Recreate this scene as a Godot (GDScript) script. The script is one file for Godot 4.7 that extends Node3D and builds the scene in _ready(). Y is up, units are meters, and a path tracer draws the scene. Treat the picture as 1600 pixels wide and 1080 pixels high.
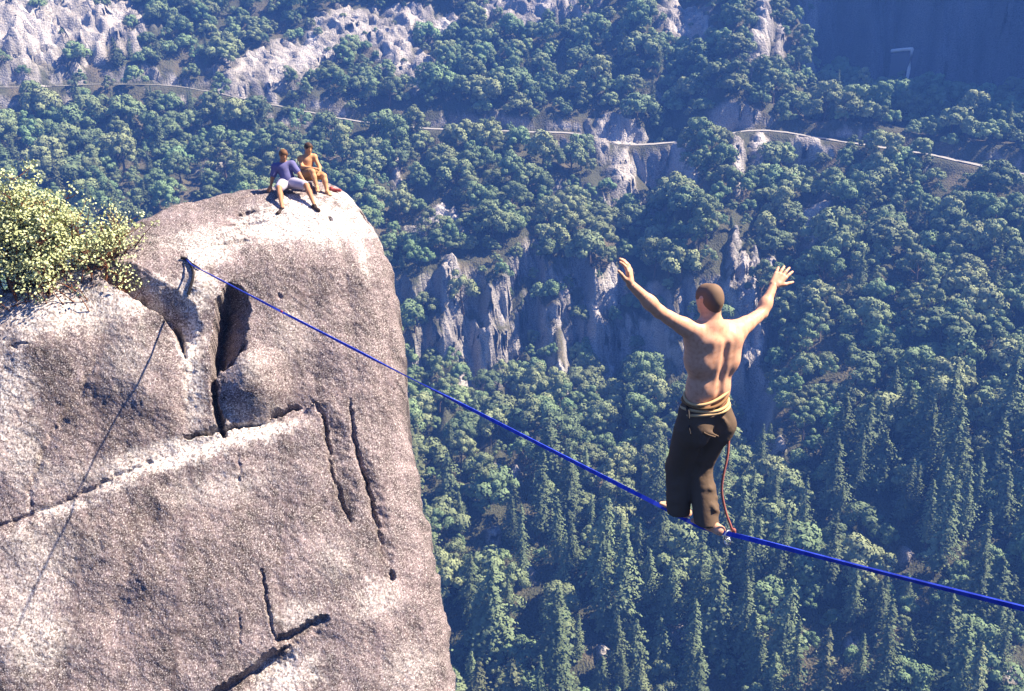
extends Node3D

const FEET := Vector3(1.311,-3.05,-5.318)        # where the walker stands on the line
const ANCHOR := Vector3(-6.209,-3.588,-16.183)     # where the line is tied to the rock
const TO_ANCHOR := Vector3(ANCHOR.x - FEET.x, 0.0, ANCHOR.z - FEET.z)
const SUN := Vector3(0.62, 0.77, -0.07)      # towards the sun

var rng := RandomNumberGenerator.new()
var M := {}

# ------------------------------------------------------------------ helpers
func noise(seed_: int, freq: float, octaves := 4, kind := FastNoiseLite.TYPE_SIMPLEX_SMOOTH) -> FastNoiseLite:
	var n := FastNoiseLite.new()
	n.seed = seed_
	n.frequency = freq
	n.noise_type = kind
	n.fractal_type = FastNoiseLite.FRACTAL_FBM if octaves > 1 else FastNoiseLite.FRACTAL_NONE
	n.fractal_octaves = octaves
	return n

func tex(n: FastNoiseLite, size: int, offsets: Array, colors: Array) -> NoiseTexture2D:
	var t := NoiseTexture2D.new()
	t.width = size
	t.height = size
	t.seamless = true
	t.noise = n
	t.normalize = true
	if offsets.size():
		var g := Gradient.new()
		g.offsets = PackedFloat32Array(offsets)
		g.colors = PackedColorArray(colors)
		t.color_ramp = g
	return t

func lin(r: float, g: float, b: float) -> Color:      # a linear base colour as albedo_color wants it
	return Color(r, g, b).linear_to_srgb()

func mat(called: String, c: Color, rough := 0.9) -> StandardMaterial3D:
	var m := StandardMaterial3D.new()
	m.resource_name = called
	m.albedo_color = c
	m.roughness = rough
	m.metallic_specular = 0.3
	return m

func buf() -> Dictionary:
	return {"v": PackedVector3Array(), "n": PackedVector3Array(), "c": PackedColorArray(), "i": PackedInt32Array()}

func tri(b: Dictionary, p: Vector3, q: Vector3, r: Vector3, np: Vector3, nq: Vector3, nr: Vector3, c := Color.WHITE) -> void:
	var k: int = b.v.size()
	b.v.append(p); b.v.append(q); b.v.append(r)
	b.n.append(np); b.n.append(nq); b.n.append(nr)
	b.c.append(c); b.c.append(c); b.c.append(c)
	if (q - p).cross(r - p).dot(np + nq + nr) > 0.0:
		b.i.append(k); b.i.append(k + 2); b.i.append(k + 1)
	else:
		b.i.append(k); b.i.append(k + 1); b.i.append(k + 2)

func add_indexed(b: Dictionary, i0: int, i1: int, i2: int) -> void:
	var p: Vector3 = b.v[i0]
	if (b.v[i1] - p).cross(b.v[i2] - p).dot(b.n[i0] + b.n[i1] + b.n[i2]) > 0.0:
		b.i.append(i0); b.i.append(i2); b.i.append(i1)
	else:
		b.i.append(i0); b.i.append(i1); b.i.append(i2)

func commit(b: Dictionary, colored := true) -> ArrayMesh:
	var a := []
	a.resize(Mesh.ARRAY_MAX)
	a[Mesh.ARRAY_VERTEX] = b.v
	a[Mesh.ARRAY_NORMAL] = b.n
	if colored:
		a[Mesh.ARRAY_COLOR] = b.c
	a[Mesh.ARRAY_INDEX] = b.i
	var m := ArrayMesh.new()
	m.add_surface_from_arrays(Mesh.PRIMITIVE_TRIANGLES, a)
	return m

func part(called: String, mesh: Mesh, material: Material, parent: Node = self) -> MeshInstance3D:
	var o := MeshInstance3D.new()
	o.name = called
	o.mesh = mesh
	o.material_override = material
	parent.add_child(o, true)
	return o

func thing(called: String, label: String, category: String, where := Vector3.ZERO, group := "") -> Node3D:
	var o := Node3D.new()
	o.name = called
	o.position = where
	add_child(o, true)
	tag(o, label, category, group)
	return o

func tag(o: Node, label: String, category := "", group := "", kind := "") -> void:
	if label: o.set_meta("label", label)
	if category: o.set_meta("category", category)
	if group: o.set_meta("group", group)
	if kind: o.set_meta("kind", kind)

# a round tube along points; radii may be one number or one per point; flat squeezes it along the given axis
func tube(b: Dictionary, pts: Array, radius: Variant, sides := 8, c := Color.WHITE, flat := 1.0, up := Vector3.UP) -> void:
	var k0: int = b.v.size()
	var n := pts.size()
	for i in n:
		var d: Vector3 = (pts[mini(i + 1, n - 1)] - pts[maxi(i - 1, 0)]).normalized()
		var side := d.cross(up)
		if side.length() < 0.05:
			side = d.cross(Vector3(0.3, 0.1, 0.9))
		side = side.normalized()
		var top := side.cross(d).normalized()
		var r: float = radius[i] if radius is Array else radius
		for j in sides:
			var t := TAU * j / sides
			var off := side * cos(t) * r * flat + top * sin(t) * r
			b.v.append(pts[i] + off)
			b.n.append((side * cos(t) / flat + top * sin(t)).normalized())
			b.c.append(c)
	for i in n - 1:
		for j in sides:
			var a := k0 + i * sides + j
			var a2 := k0 + i * sides + (j + 1) % sides
			add_indexed(b, a, a2, a + sides)
			add_indexed(b, a2, a2 + sides, a + sides)
	for e in [0, n - 1]:
		var cap: Vector3 = (pts[0] - pts[1]).normalized() if e == 0 else (pts[n - 1] - pts[n - 2]).normalized()
		var kc: int = b.v.size()
		b.v.append(pts[e]); b.n.append(cap); b.c.append(c)
		for j in sides:
			b.v.append(b.v[k0 + e * sides + j]); b.n.append(cap); b.c.append(c)
		for j in sides:
			add_indexed(b, kc, kc + 1 + j, kc + 1 + (j + 1) % sides)

func spline(pts: Array, steps: int) -> Array:
	var out := []
	for i in pts.size() - 1:
		var a: Vector3 = pts[maxi(i - 1, 0)]
		var d: Vector3 = pts[mini(i + 2, pts.size() - 1)]
		for s in steps:
			out.append(pts[i].cubic_interpolate(pts[i + 1], a, d, float(s) / steps))
	out.append(pts[-1])
	return out

# ------------------------------------------------------------------ bodies: tapered bones joined with a smooth minimum, meshed as surface nets
func bone(a: Vector3, b: Vector3, ra: float, rb: float, k := 0.03, wide := Vector3.ZERO, s := 1.0, cut := false) -> Array:
	return [a, b, ra, rb, k, wide, s, cut]

func nets(b: Dictionary, bones: Array, cell: float, c := Color.WHITE) -> void:
	var lo := Vector3.INF
	var hi := -Vector3.INF
	for o in bones:
		if o[7]: continue
		var r: float = maxf(o[2], o[3]) * maxf(o[6], 1.0) + 3.0 * cell
		lo = lo.min(o[0].min(o[1]) - Vector3.ONE * r)
		hi = hi.max(o[0].max(o[1]) + Vector3.ONE * r)
	var size := (hi - lo) / cell
	var nx := int(size.x) + 2
	var ny := int(size.y) + 2
	var nz := int(size.z) + 2
	var fld := PackedFloat32Array()
	fld.resize(nx * ny * nz)
	fld.fill(1.0)
	for o in bones:
		var a: Vector3 = o[0]
		var ba: Vector3 = o[1] - a
		var ra: float = o[2]
		var dr: float = o[3] - ra
		var k: float = o[4]
		var w: Vector3 = o[5]
		var q: float = 1.0 - 1.0 / o[6]
		var cut: bool = o[7]
		var bb := maxf(ba.length_squared(), 1e-9)
		var reach: float = maxf(o[2], o[3]) * maxf(o[6], 1.0) + k + 2.0 * cell
		var l0: Vector3 = ((a.min(o[1]) - Vector3.ONE * reach - lo) / cell).max(Vector3.ZERO)
		var h0: Vector3 = (a.max(o[1]) + Vector3.ONE * reach - lo) / cell
		for z in range(int(l0.z), mini(int(h0.z) + 1, nz)):
			for y in range(int(l0.y), mini(int(h0.y) + 1, ny)):
				var row := (z * ny + y) * nx
				for x in range(int(l0.x), mini(int(h0.x) + 1, nx)):
					var p := lo + Vector3(x, y, z) * cell - a
					if q != 0.0:
						p -= w * (p.dot(w) * q)
					var t := clampf(p.dot(ba) / bb, 0.0, 1.0)
					var d := (p - ba * t).length() - ra - dr * t
					var f := fld[row + x]
					if cut:
						d = -d
						if d > f - k:
							var h := maxf(k - absf(d - f), 0.0) / k
							fld[row + x] = maxf(d, f) + h * h * k * 0.25
					elif d < f + k:
						var h := maxf(k - absf(d - f), 0.0) / k
						fld[row + x] = minf(d, f) - h * h * k * 0.25
	var at := PackedInt32Array()
	at.resize(nx * ny * nz)
	at.fill(-1)
	var near := cell * 2.0
	var sx := 1
	var sy := nx
	var sz := nx * ny
	var cells := PackedInt32Array()
	for z in nz - 1:
		for y in ny - 1:
			var row := (z * ny + y) * nx
			for x in nx - 1:
				var i := row + x
				if absf(fld[i]) > near: continue
				var f0 := fld[i]; var f1 := fld[i + sx]; var f2 := fld[i + sy]; var f3 := fld[i + sx + sy]
				var f4 := fld[i + sz]; var f5 := fld[i + sz + sx]; var f6 := fld[i + sz + sy]; var f7 := fld[i + sz + sx + sy]
				var neg := int(f0 < 0) + int(f1 < 0) + int(f2 < 0) + int(f3 < 0) + int(f4 < 0) + int(f5 < 0) + int(f6 < 0) + int(f7 < 0)
				if neg == 0 or neg == 8: continue
				var sum := Vector3.ZERO
				var cnt := 0
				for e in [[f0, f1, 0, 0], [f2, f3, 0, 1], [f4, f5, 0, 2], [f6, f7, 0, 3], [f0, f2, 1, 0], [f1, f3, 1, 1], [f4, f6, 1, 2], [f5, f7, 1, 3], [f0, f4, 2, 0], [f1, f5, 2, 1], [f2, f6, 2, 2], [f3, f7, 2, 3]]:
					if (e[0] < 0) == (e[1] < 0): continue
					var t: float = e[0] / (e[0] - e[1])
					var u: float = e[3] & 1
					var v: float = e[3] >> 1
					sum += Vector3(t, u, v) if e[2] == 0 else Vector3(u, t, v) if e[2] == 1 else Vector3(u, v, t)
					cnt += 1
				at[i] = b.v.size()
				cells.append(i)
				b.v.append(lo + (Vector3(x, y, z) + sum / cnt) * cell)
				b.n.append(Vector3(f1 + f3 + f5 + f7 - f0 - f2 - f4 - f6, f2 + f3 + f6 + f7 - f0 - f1 - f4 - f5, f4 + f5 + f6 + f7 - f0 - f1 - f2 - f3).normalized())
				b.c.append(c)
	for i in cells:
		for axis in [[sx, sy, sz], [sy, sz, sx], [sz, sx, sy]]:
			if (fld[i] < 0) == (fld[i + axis[0]] < 0): continue
			var p := at[i]
			var q := at[i - axis[1]]
			var r := at[i - axis[1] - axis[2]]
			var s := at[i - axis[2]]
			if q < 0 or r < 0 or s < 0: continue
			add_indexed(b, p, q, r)
			add_indexed(b, p, r, s)

# a hand: palm, four unequal bent fingers and a thumb leaving the side of the palm
func hand(wrist: Vector3, along: Vector3, palm: Vector3, thumb_side: float, curl: float, spread: float, size := 1.0) -> Array:
	var out := []
	palm = (palm - along * palm.dot(along)).normalized()
	var across := along.cross(palm) * thumb_side
	var k := size
	for f in 4:
		var o: float = [0.033, 0.011, -0.011, -0.031][f] * k
		var knuckle: Vector3 = wrist + along * [0.084, 0.088, 0.084, 0.075][f] * k + across * o
		out.append(bone(wrist + across * o * 0.5 + along * 0.005, knuckle, 0.017 * k, 0.0125 * k, 0.016))
		var d: Vector3 = (along + across * [0.20, 0.05, -0.10, -0.26][f] * spread).normalized()
		var p := knuckle
		var len: float = [0.072, 0.082, 0.076, 0.06][f] * k
		for s in 3:
			d = (d + palm * curl * [0.5, 0.8, 0.7][s]).normalized()
			var q: Vector3 = p + d * len * [0.44, 0.31, 0.25][s]
			out.append(bone(p, q, (0.0102 - 0.0009 * s) * k, (0.0095 - 0.0011 * s) * k, 0.004))
			p = q
	var root := wrist + along * 0.022 * k + across * 0.02 * k
	var td := (along * 0.75 + across * 0.75 + palm * 0.45).normalized()
	var t1 := root + td * 0.048 * k
	var t2: Vector3 = t1 + (td + along * 0.45).normalized() * 0.034 * k
	var t3: Vector3 = t2 + (td + along * 0.6 + palm * 0.2).normalized() * 0.027 * k
	out.append(bone(root, t1, 0.0175 * k, 0.012 * k, 0.012))
	out.append(bone(t1, t2, 0.0115 * k, 0.0105 * k, 0.005))
	out.append(bone(t2, t3, 0.0105 * k, 0.008 * k, 0.004))
	return out

# a foot from ankle to toes; across is the foot's own width
func foot(ankle: Vector3, heel: Vector3, toe: Vector3, k := 1.0) -> Array:
	var d := (toe - heel).normalized()
	var across := d.cross(Vector3.UP).normalized()
	var out := [bone(ankle, heel + Vector3.UP * 0.012, 0.034 * k, 0.03 * k, 0.03), bone(ankle + d * 0.02, heel.lerp(toe, 0.62) + Vector3.UP * 0.014, 0.033 * k, 0.024 * k, 0.03, across, 1.35),
		bone(heel, heel.lerp(toe, 0.72), 0.026 * k, 0.022 * k, 0.02, across, 1.5)]
	for i in 5:
		var o := (i - 2) * 0.016 * k
		var base := heel.lerp(toe, 0.72) + across * o
		out.append(bone(base, toe + across * o * 1.1 - d * absf(i - 1.0) * 0.01, 0.012 * k, 0.0095 * k, 0.006))
	return out

# ------------------------------------------------------------------ far slope
const PROFILE := [Vector2(68.0,-173.4),Vector2(122.4,-165.2),Vector2(177.5,-148.2),Vector2(210.8,-131.2),Vector2(278.1,-90.4),Vector2(326.4,-64.6),Vector2(380.8,-37.4),Vector2(435.2,3.4),Vector2(476.0,37.4),Vector2(544.0,95.2),Vector2(646.0,183.6),Vector2(748.0,272.0)]
const ROAD := [Vector2(-31.91,424.1),Vector2(-29.54,422.5),Vector2(-27.68,421.1),Vector2(-25.39,421.9),Vector2(-23.03,421.4),Vector2(-20.61,419.2),Vector2(-18.48,415.2),Vector2(-15.94,408.8),Vector2(-12.14,402.6),Vector2(-9.78,399.7),Vector2(-6.57,395.3),Vector2(-3.30,393.1),Vector2(0.83,391.1),Vector2(4.13,390.5),Vector2(6.60,389.7),Vector2(9.04,389.0),Vector2(11.46,387.9),Vector2(14.22,387.7),Vector2(18.05,388.1),Vector2(19.55,387.5),Vector2(21.41,385.9),Vector2(23.57,384.4),Vector2(26.35,382.7),Vector2(30.32,379.7),Vector2(33.41,377.2)]                 # azimuth in degrees, distance
const RIDGE := [Vector2(12.16,257.5),Vector2(12.67,286.2),Vector2(13.15,321.8),Vector2(13.51,379.7),Vector2(13.91,423.8),Vector2(14.12,467.3)]
const GULLY := [Vector2(7.14,274.2),Vector2(8.88,304.9),Vector2(9.06,345.6),Vector2(9.46,385.7),Vector2(10.09,412.8),Vector2(10.87,445.6)]
const GULLY_B := [Vector2(17.29,260.0),Vector2(17.79,278.2),Vector2(18.46,314.8),Vector2(18.95,345.4),Vector2(18.25,368.5),Vector2(17.58,396.7)]
const GULLY_C := [Vector2(-8.77,290.3),Vector2(-8.18,314.0),Vector2(-7.60,345.3),Vector2(-6.64,378.3)]
const CLIFF_A := [Vector2(-11.16,311.7),Vector2(-8.68,303.4),Vector2(-7.00,296.2),Vector2(-4.38,298.1),Vector2(-1.75,299.3),Vector2(0.00,302.2),Vector2(2.61,306.8),Vector2(4.35,308.3),Vector2(6.53,303.8),Vector2(8.28,298.8),Vector2(10.46,293.7),Vector2(13.09,286.4),Vector2(15.25,282.0),Vector2(16.92,281.6),Vector2(17.83,288.7)]
const CLIFF_B := [Vector2(0.00,356.5),Vector2(2.10,359.8),Vector2(4.20,360.8),Vector2(6.29,360.2),Vector2(8.36,361.4),Vector2(9.61,357.6)]
const AZ0 := -42.0
const AZ1 := 42.0
const COLS := 470
const ROWS := 660
const D0 := 75.0
const D1 := 748.0
var road_high := PackedFloat32Array()
var ground := PackedFloat32Array()
var rocky := PackedFloat32Array()
var outcrop := PackedFloat32Array()

func along_x(line: Array, x: float) -> float:          # y of a polyline sorted by x
	if x <= line[0].x: return line[0].y
	for i in line.size() - 1:
		if x <= line[i + 1].x:
			return lerpf(line[i].y, line[i + 1].y, (x - line[i].x) / (line[i + 1].x - line[i].x))
	return line[-1].y

func azimuth_at(line: Array, d: float) -> float:       # azimuth of a line sorted by distance
	if d <= line[0].y: return line[0].x
	for i in line.size() - 1:
		if d <= line[i + 1].y:
			return lerpf(line[i].x, line[i + 1].x, (d - line[i].y) / (line[i + 1].y - line[i].y))
	return line[-1].x

func row_of(d: float) -> float:
	return log(d / D0) / log(D1 / D0) * (ROWS - 1)

func dist_of(row: float) -> float:
	return D0 * pow(D1 / D0, row / (ROWS - 1))

func col_of(az: float) -> float:
	return (az - AZ0) / (AZ1 - AZ0) * (COLS - 1)

func build_ground() -> void:
	ground.resize(COLS * ROWS)
	rocky.resize(COLS * ROWS)
	var big := noise(11, 0.006, 4)
	var mid := noise(12, 0.03, 4)
	var zig := noise(13, 0.035, 3)
	var crag := noise(14, 0.07, 4)
	crag.fractal_type = FastNoiseLite.FRACTAL_RIDGED
	var prof := PackedFloat32Array()
	prof.resize(ROWS)
	var ridge := PackedFloat32Array(); ridge.resize(ROWS)
	var g1 := PackedFloat32Array(); g1.resize(ROWS)
	var g2 := PackedFloat32Array(); g2.resize(ROWS)
	var g3 := PackedFloat32Array(); g3.resize(ROWS)
	for r in ROWS:
		var d := dist_of(r)
		prof[r] = along_x(PROFILE, d)
		ridge[r] = azimuth_at(RIDGE, d); g1[r] = azimuth_at(GULLY, d); g2[r] = azimuth_at(GULLY_B, d); g3[r] = azimuth_at(GULLY_C, d)
	# how far each outcrop of the outcrops raises the slope
	var lift := PackedFloat32Array()
	lift.resize(COLS * ROWS)
	for o in OUTCROPS:
		for r in range(maxi(int(row_of(o[1] - o[3] * 1.4)), 0), mini(int(row_of(o[1] + o[3] * 1.4)) + 2, ROWS)):
			for c in range(maxi(int(col_of(o[0] - o[2] * 1.4)), 0), mini(int(col_of(o[0] + o[2] * 1.4)) + 2, COLS)):
				var d := dist_of(r)
				var az := AZ0 + (AZ1 - AZ0) * c / (COLS - 1)
				var x := d * sin(deg_to_rad(az))
				var e := Vector2((az - o[0]) / o[2], (d - o[1]) / o[3]).length() + crag.get_noise_2d(x * 1.4, d * 1.4) * 0.45
				if e < 1.0:
					var i := r * COLS + c
					rocky[i] = maxf(rocky[i], clampf((1.0 - e) * 4.0, 0.0, 1.0))
					lift[i] = maxf(lift[i], o[4] * sqrt(1.0 - maxf(e, 0.0)) * (0.65 + 0.7 * crag.get_noise_2d(x * 0.9, d * 0.9)) + 1.1 * crag.get_noise_2d(x * 3.5, d * 3.5))
	for c in COLS:
		var az := AZ0 + (AZ1 - AZ0) * c / (COLS - 1)
		var sn := sin(deg_to_rad(az))
		var cs := cos(deg_to_rad(az))
		var road_d := along_x(ROAD, az)
		var road_h := along_x(PROFILE, road_d) 
		var foot_a := along_x(CLIFF_A, az)
		var foot_b := along_x(CLIFF_B, az)
		var in_a := smoothstep(-11.0, -7.0, az) * (1.0 - smoothstep(16.5, 18.5, az))
		var in_b := smoothstep(0.0, 3.0, az) * (1.0 - smoothstep(8.5, 10.5, az))
		var wall_d := 474.0 - 3.0 * (az - 17.0)
		for r in ROWS:
			var d := dist_of(r)
			var i := r * COLS + c
			var x := d * sn
			var z := d * cs
			var h := prof[r] + big.get_noise_2d(x, z) * 10.0 * smoothstep(100.0, 285.0, d) + mid.get_noise_2d(x, z) * 3.0
			h += 11.0 * exp(-pow((az - ridge[r]) * d * 0.01745 / 18.0, 2.0)) * smoothstep(258.0, 320.0, d)
			h -= 9.0 * exp(-pow((az - g1[r]) * d * 0.01745 / 9.0, 2.0)) * smoothstep(265.0, 292.0, d)
			h -= 6.0 * exp(-pow((az - g2[r]) * d * 0.01745 / 8.5, 2.0)) * smoothstep(245.0, 272.0, d) * (1.0 - smoothstep(367.0, 394.0, d))
			h -= 5.5 * exp(-pow((az - g3[r]) * d * 0.01745 / 8.5, 2.0)) * smoothstep(279.0, 300.0, d) * (1.0 - smoothstep(347.0, 367.0, d))
			# two bands of cliff: the slope below them is lower, then jumps
			var za := foot_a + zig.get_noise_2d(x * 0.8, 0.0) * 22.0 + zig.get_noise_2d(x * 2.2, d * 0.25) * 7.0
			var ua := d - za
			var ca := in_a * maxf(2.0, lerpf(22.0, 18.0, smoothstep(2.0, 8.0, az)) + 26.0 * zig.get_noise_2d(x * 0.9, 700.0)) * (0.55 * smoothstep(0.0, 7.0, ua) + 0.45 * smoothstep(11.0 + 6.0 * zig.get_noise_2d(x * 2.0, 40.0), 17.0 + 6.0 * zig.get_noise_2d(x * 2.0, 40.0), ua) - 1.0) * smoothstep(-75.0, 0.0, minf(ua, 0.0))
			var zb := foot_b + zig.get_noise_2d(x * 1.4 + 900.0, 0.0) * 9.0
			var ub := d - zb
			var cb := in_b * 9.0 * (smoothstep(0.0, 6.0, ub) - 1.0) * smoothstep(-40.0, 0.0, minf(ub, 0.0))
			h += ca + cb
			h += lift[i]
			# the recess with the great shaded wall on the right
			var rim := ridge[r] + 2.9 + zig.get_noise_2d(d * 0.8, 300.0) * 1.2
			var in_w := smoothstep(rim, rim + 2.2, az) * (1.0 - smoothstep(32.0, 36.0, az)) * smoothstep(road_d + 5.0, road_d + 24.0, d)
			if in_w > 0.0:
				var u := d - (wall_d + zig.get_noise_2d(x, 55.0) * 11.0 + zig.get_noise_2d(x * 6.0, h * 0.6) * 1.7)
				var bowl := road_h + 4.0 + (d - road_d) * 0.24 + maxf(u, 0.0) * 5.0
				bowl = minf(bowl, 74.0 + 10.0 * crag.get_noise_2d(x, 9.0)) + mid.get_noise_2d(x, z) * 3.0
				h = lerpf(h, bowl, in_w)
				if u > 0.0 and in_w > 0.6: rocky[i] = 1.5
			ground[i] = h
	# the road's bench: its height follows the slope, smoothed along the road
	var raw := PackedFloat32Array()
	for c in COLS:
		var az := AZ0 + (AZ1 - AZ0) * c / (COLS - 1)
		raw.append(ground_at(az, along_x(ROAD, az), ground))
	for c in COLS:
		var sum := 0.0
		var cnt := 0
		for k in range(maxi(c - 22, 0), mini(c + 23, COLS)):
			sum += raw[k]
			cnt += 1
		road_high.append(sum / cnt)
	for c in COLS:
		var az := AZ0 + (AZ1 - AZ0) * c / (COLS - 1)
		var road_d := along_x(ROAD, az)
		for r in ROWS:
			var e := absf(dist_of(r) - road_d)
			if e < 14.0:
				ground[r * COLS + c] = lerpf(ground[r * COLS + c], road_high[c], 1.0 - smoothstep(4.0, 10.0, e))
	outcrop = rocky.duplicate()
	var b := buf()
	b.v.resize(COLS * ROWS); b.n.resize(COLS * ROWS); b.c.resize(COLS * ROWS)
	for r in ROWS:
		var d := dist_of(r)
		for c in COLS:
			var az := deg_to_rad(AZ0 + (AZ1 - AZ0) * c / (COLS - 1))
			b.v[r * COLS + c] = Vector3(d * sin(az), ground[r * COLS + c], -d * cos(az))
	# bare rock is broken up sideways as well
	var block := noise(17, 0.16, 4)
	block.fractal_type = FastNoiseLite.FRACTAL_RIDGED
	for r in range(1, ROWS - 1):
		for c in range(1, COLS - 1):
			var i := r * COLS + c
			var rise := (ground[i + COLS] - ground[i - COLS]) / (dist_of(r + 1) - dist_of(r - 1))
			var k := clampf(maxf(rocky[i], (rise - 0.9) * 0.8), 0.0, 1.0)
			if k > 0.05:
				var p: Vector3 = b.v[i]
				var toward := Vector3(-p.x, 0, -p.z).normalized()
				b.v[i] = p + (toward + Vector3(0.5, 0.35, 0)) * (block.get_noise_3d(p.x, p.y * 1.3, p.z) * 2.6 + mid.get_noise_3d(p.x * 2.2, p.y * 3.5, p.z * 2.2) * 2.4) * k
	var tone := noise(15, 0.05, 3)
	var streak := noise(16, 0.12, 3)
	for r in ROWS:
		for c in COLS:
			var i := r * COLS + c
			var du: Vector3 = b.v[r * COLS + mini(c + 1, COLS - 1)] - b.v[r * COLS + maxi(c - 1, 0)]
			var dv: Vector3 = b.v[mini(r + 1, ROWS - 1) * COLS + c] - b.v[maxi(r - 1, 0) * COLS + c]
			var n := du.cross(dv).normalized()
			if n.y < 0.0: n = -n
			b.n[i] = n
			var p: Vector3 = b.v[i]
			var steep := 1.0 - smoothstep(0.36, 0.52, n.y)
			rocky[i] = maxf(rocky[i], steep)
			var k := rocky[i]
			var t := tone.get_noise_2d(p.x, p.z)
			var s := streak.get_noise_2d(p.x, p.y * 0.15)
			var soil := Color(0.08, 0.085, 0.05).lerp(Color(0.16, 0.135, 0.09), clampf(t * 1.6, 0.0, 1.0))
			var stone := (Color(0.43, 0.40, 0.37).lerp(Color(0.36, 0.34, 0.33), steep) if k < 1.4 else Color(0.11, 0.115, 0.14)) * (1.0 + 0.6 * s + 0.4 * t)  # the far wall's shade is put into its darker stone colour
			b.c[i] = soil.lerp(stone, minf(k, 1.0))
	for r in ROWS - 1:
		for c in COLS - 1:
			var i := r * COLS + c
			b.i.append(i); b.i.append(i + COLS); b.i.append(i + 1)
			b.i.append(i + 1); b.i.append(i + COLS); b.i.append(i + COLS + 1)
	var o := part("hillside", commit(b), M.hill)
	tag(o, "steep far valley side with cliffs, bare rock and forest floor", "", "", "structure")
	# the road
	var rb := buf()
	var steps := 420
	for k in steps + 1:
		var az := lerpf(-34.0, 35.0, float(k) / steps)
		var d := along_x(ROAD, az)
		var h := road_high[int(col_of(az))] + 0.35
		for e in [-3.7, -1.5, 1.5, 3.7]:
			var a := deg_to_rad(az)
			rb.v.append(Vector3((d + e) * sin(a), h - absf(e) * 0.012 , -(d + e) * cos(a)))
			rb.n.append(Vector3.UP)
			rb.c.append(Color(0.27, 0.265, 0.255) if absf(e) < 3.0 else Color(0.33, 0.3, 0.25))
		if k:
			for j in 3:
				var q: int = rb.v.size() - 8 + j
				add_indexed(rb, q, q + 1, q + 4)
				add_indexed(rb, q + 1, q + 5, q + 4)
	tag(part("road", commit(rb), M.road), "pale road cut across the far slope", "", "", "structure")

func ground_at(az: float, d: float, what: PackedFloat32Array) -> float:
	var c := clampf(col_of(az), 0.0, COLS - 1.01)
	var r := clampf(row_of(d), 0.0, ROWS - 1.01)
	var ci := int(c)
	var ri := int(r)
	var i := ri * COLS + ci
	return lerpf(lerpf(what[i], what[i + 1], c - ci), lerpf(what[i + COLS], what[i + COLS + 1], c - ci), r - ri)

func cast(px: float, py: float) -> Vector3:           # where a line of sight meets the far slope
	var cam: Camera3D = get_node("camera")
	var dir := cam.transform.basis * Vector3((px - 800.0) / 1350.0, (540.0 - py) / 1350.0, -1.0)
	var t := 120.0
	while t < 700.0:
		var p := dir * t
		if p.y < ground_at(rad_to_deg(atan2(p.x, -p.z)), Vector2(p.x, p.z).length(), ground): return p
		t += 0.5
	return dir * t

# a great flake standing out of the shaded wall; sunlight is painted on its top and right edges
func build_flake() -> void:
	var o := Vector3.ZERO
	var p := cast(1405, 150)
	var q := cast(1425, 150)
	var along := (q - p); along.y = 0.0
	along = along.normalized()
	var out := along.cross(Vector3.UP).normalized()
	if out.dot(-p) < 0.0: out = -out
	var s := p.length() / 1350.0
	var w := 22.0 * s
	var b := buf()
	var at := p + out * 1.0
	var top := 60.0 * s
	var low := -55.0 * s
	var edge := [Vector2(-16 * s, top - 3.0 * s), Vector2(20 * s, top), Vector2(16 * s, 10 * s), Vector2(10 * s, low), Vector2(-16 * s, low)]
	var inner := [Vector2(-16 * s, top - 6.0 * s), Vector2(17 * s, top - 3.5 * s), Vector2(13.5 * s, 9 * s), Vector2(8 * s, low), Vector2(-16 * s, low)]
	var f := func(v: Vector2, d: float) -> Vector3: return at + along * v.x + Vector3.UP * v.y + out * d
	for k in 5:
		var j := (k + 1) % 5
		var a: Vector3 = f.call(edge[k], -6.0)
		var c: Vector3 = f.call(edge[j], -6.0)
		var d: Vector3 = f.call(edge[k], 0.6)
		var e: Vector3 = f.call(edge[j], 0.6)
		var g: Vector3 = f.call(inner[k], 1.5)
		var h: Vector3 = f.call(inner[j], 1.5)
		for m in [[a, c, d, e], [d, e, g, h]]:
			var n: Vector3 = (m[1] - m[0]).cross(m[2] - m[0]).normalized()
			if n.dot(m[0] - at) < 0.0: n = -n
			tri(b, m[0], m[1], m[2], n, n, n)
			tri(b, m[1], m[3], m[2], n, n, n)
	for k in range(1, 4):
		tri(b, f.call(inner[0], 1.5), f.call(inner[k], 1.5), f.call(inner[k + 1], 1.5), out, out, out)
	var r := part("rock_flake", commit(b, false), M.shade_darkened_stone)
	var pale := buf()
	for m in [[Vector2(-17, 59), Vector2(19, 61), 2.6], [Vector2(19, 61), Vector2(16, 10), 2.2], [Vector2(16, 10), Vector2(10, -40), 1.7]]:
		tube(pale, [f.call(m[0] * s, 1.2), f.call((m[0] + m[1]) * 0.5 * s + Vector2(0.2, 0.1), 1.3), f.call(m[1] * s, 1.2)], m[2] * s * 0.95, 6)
	part("painted_sun_edge", commit(pale, false), M.sun_edge_paint, r)  # light strips stand in for sun on the flake's edges
	tag(r, "tall flake of rock on the shaded wall with sunlight painted along its edges", "", "", "structure")

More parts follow.
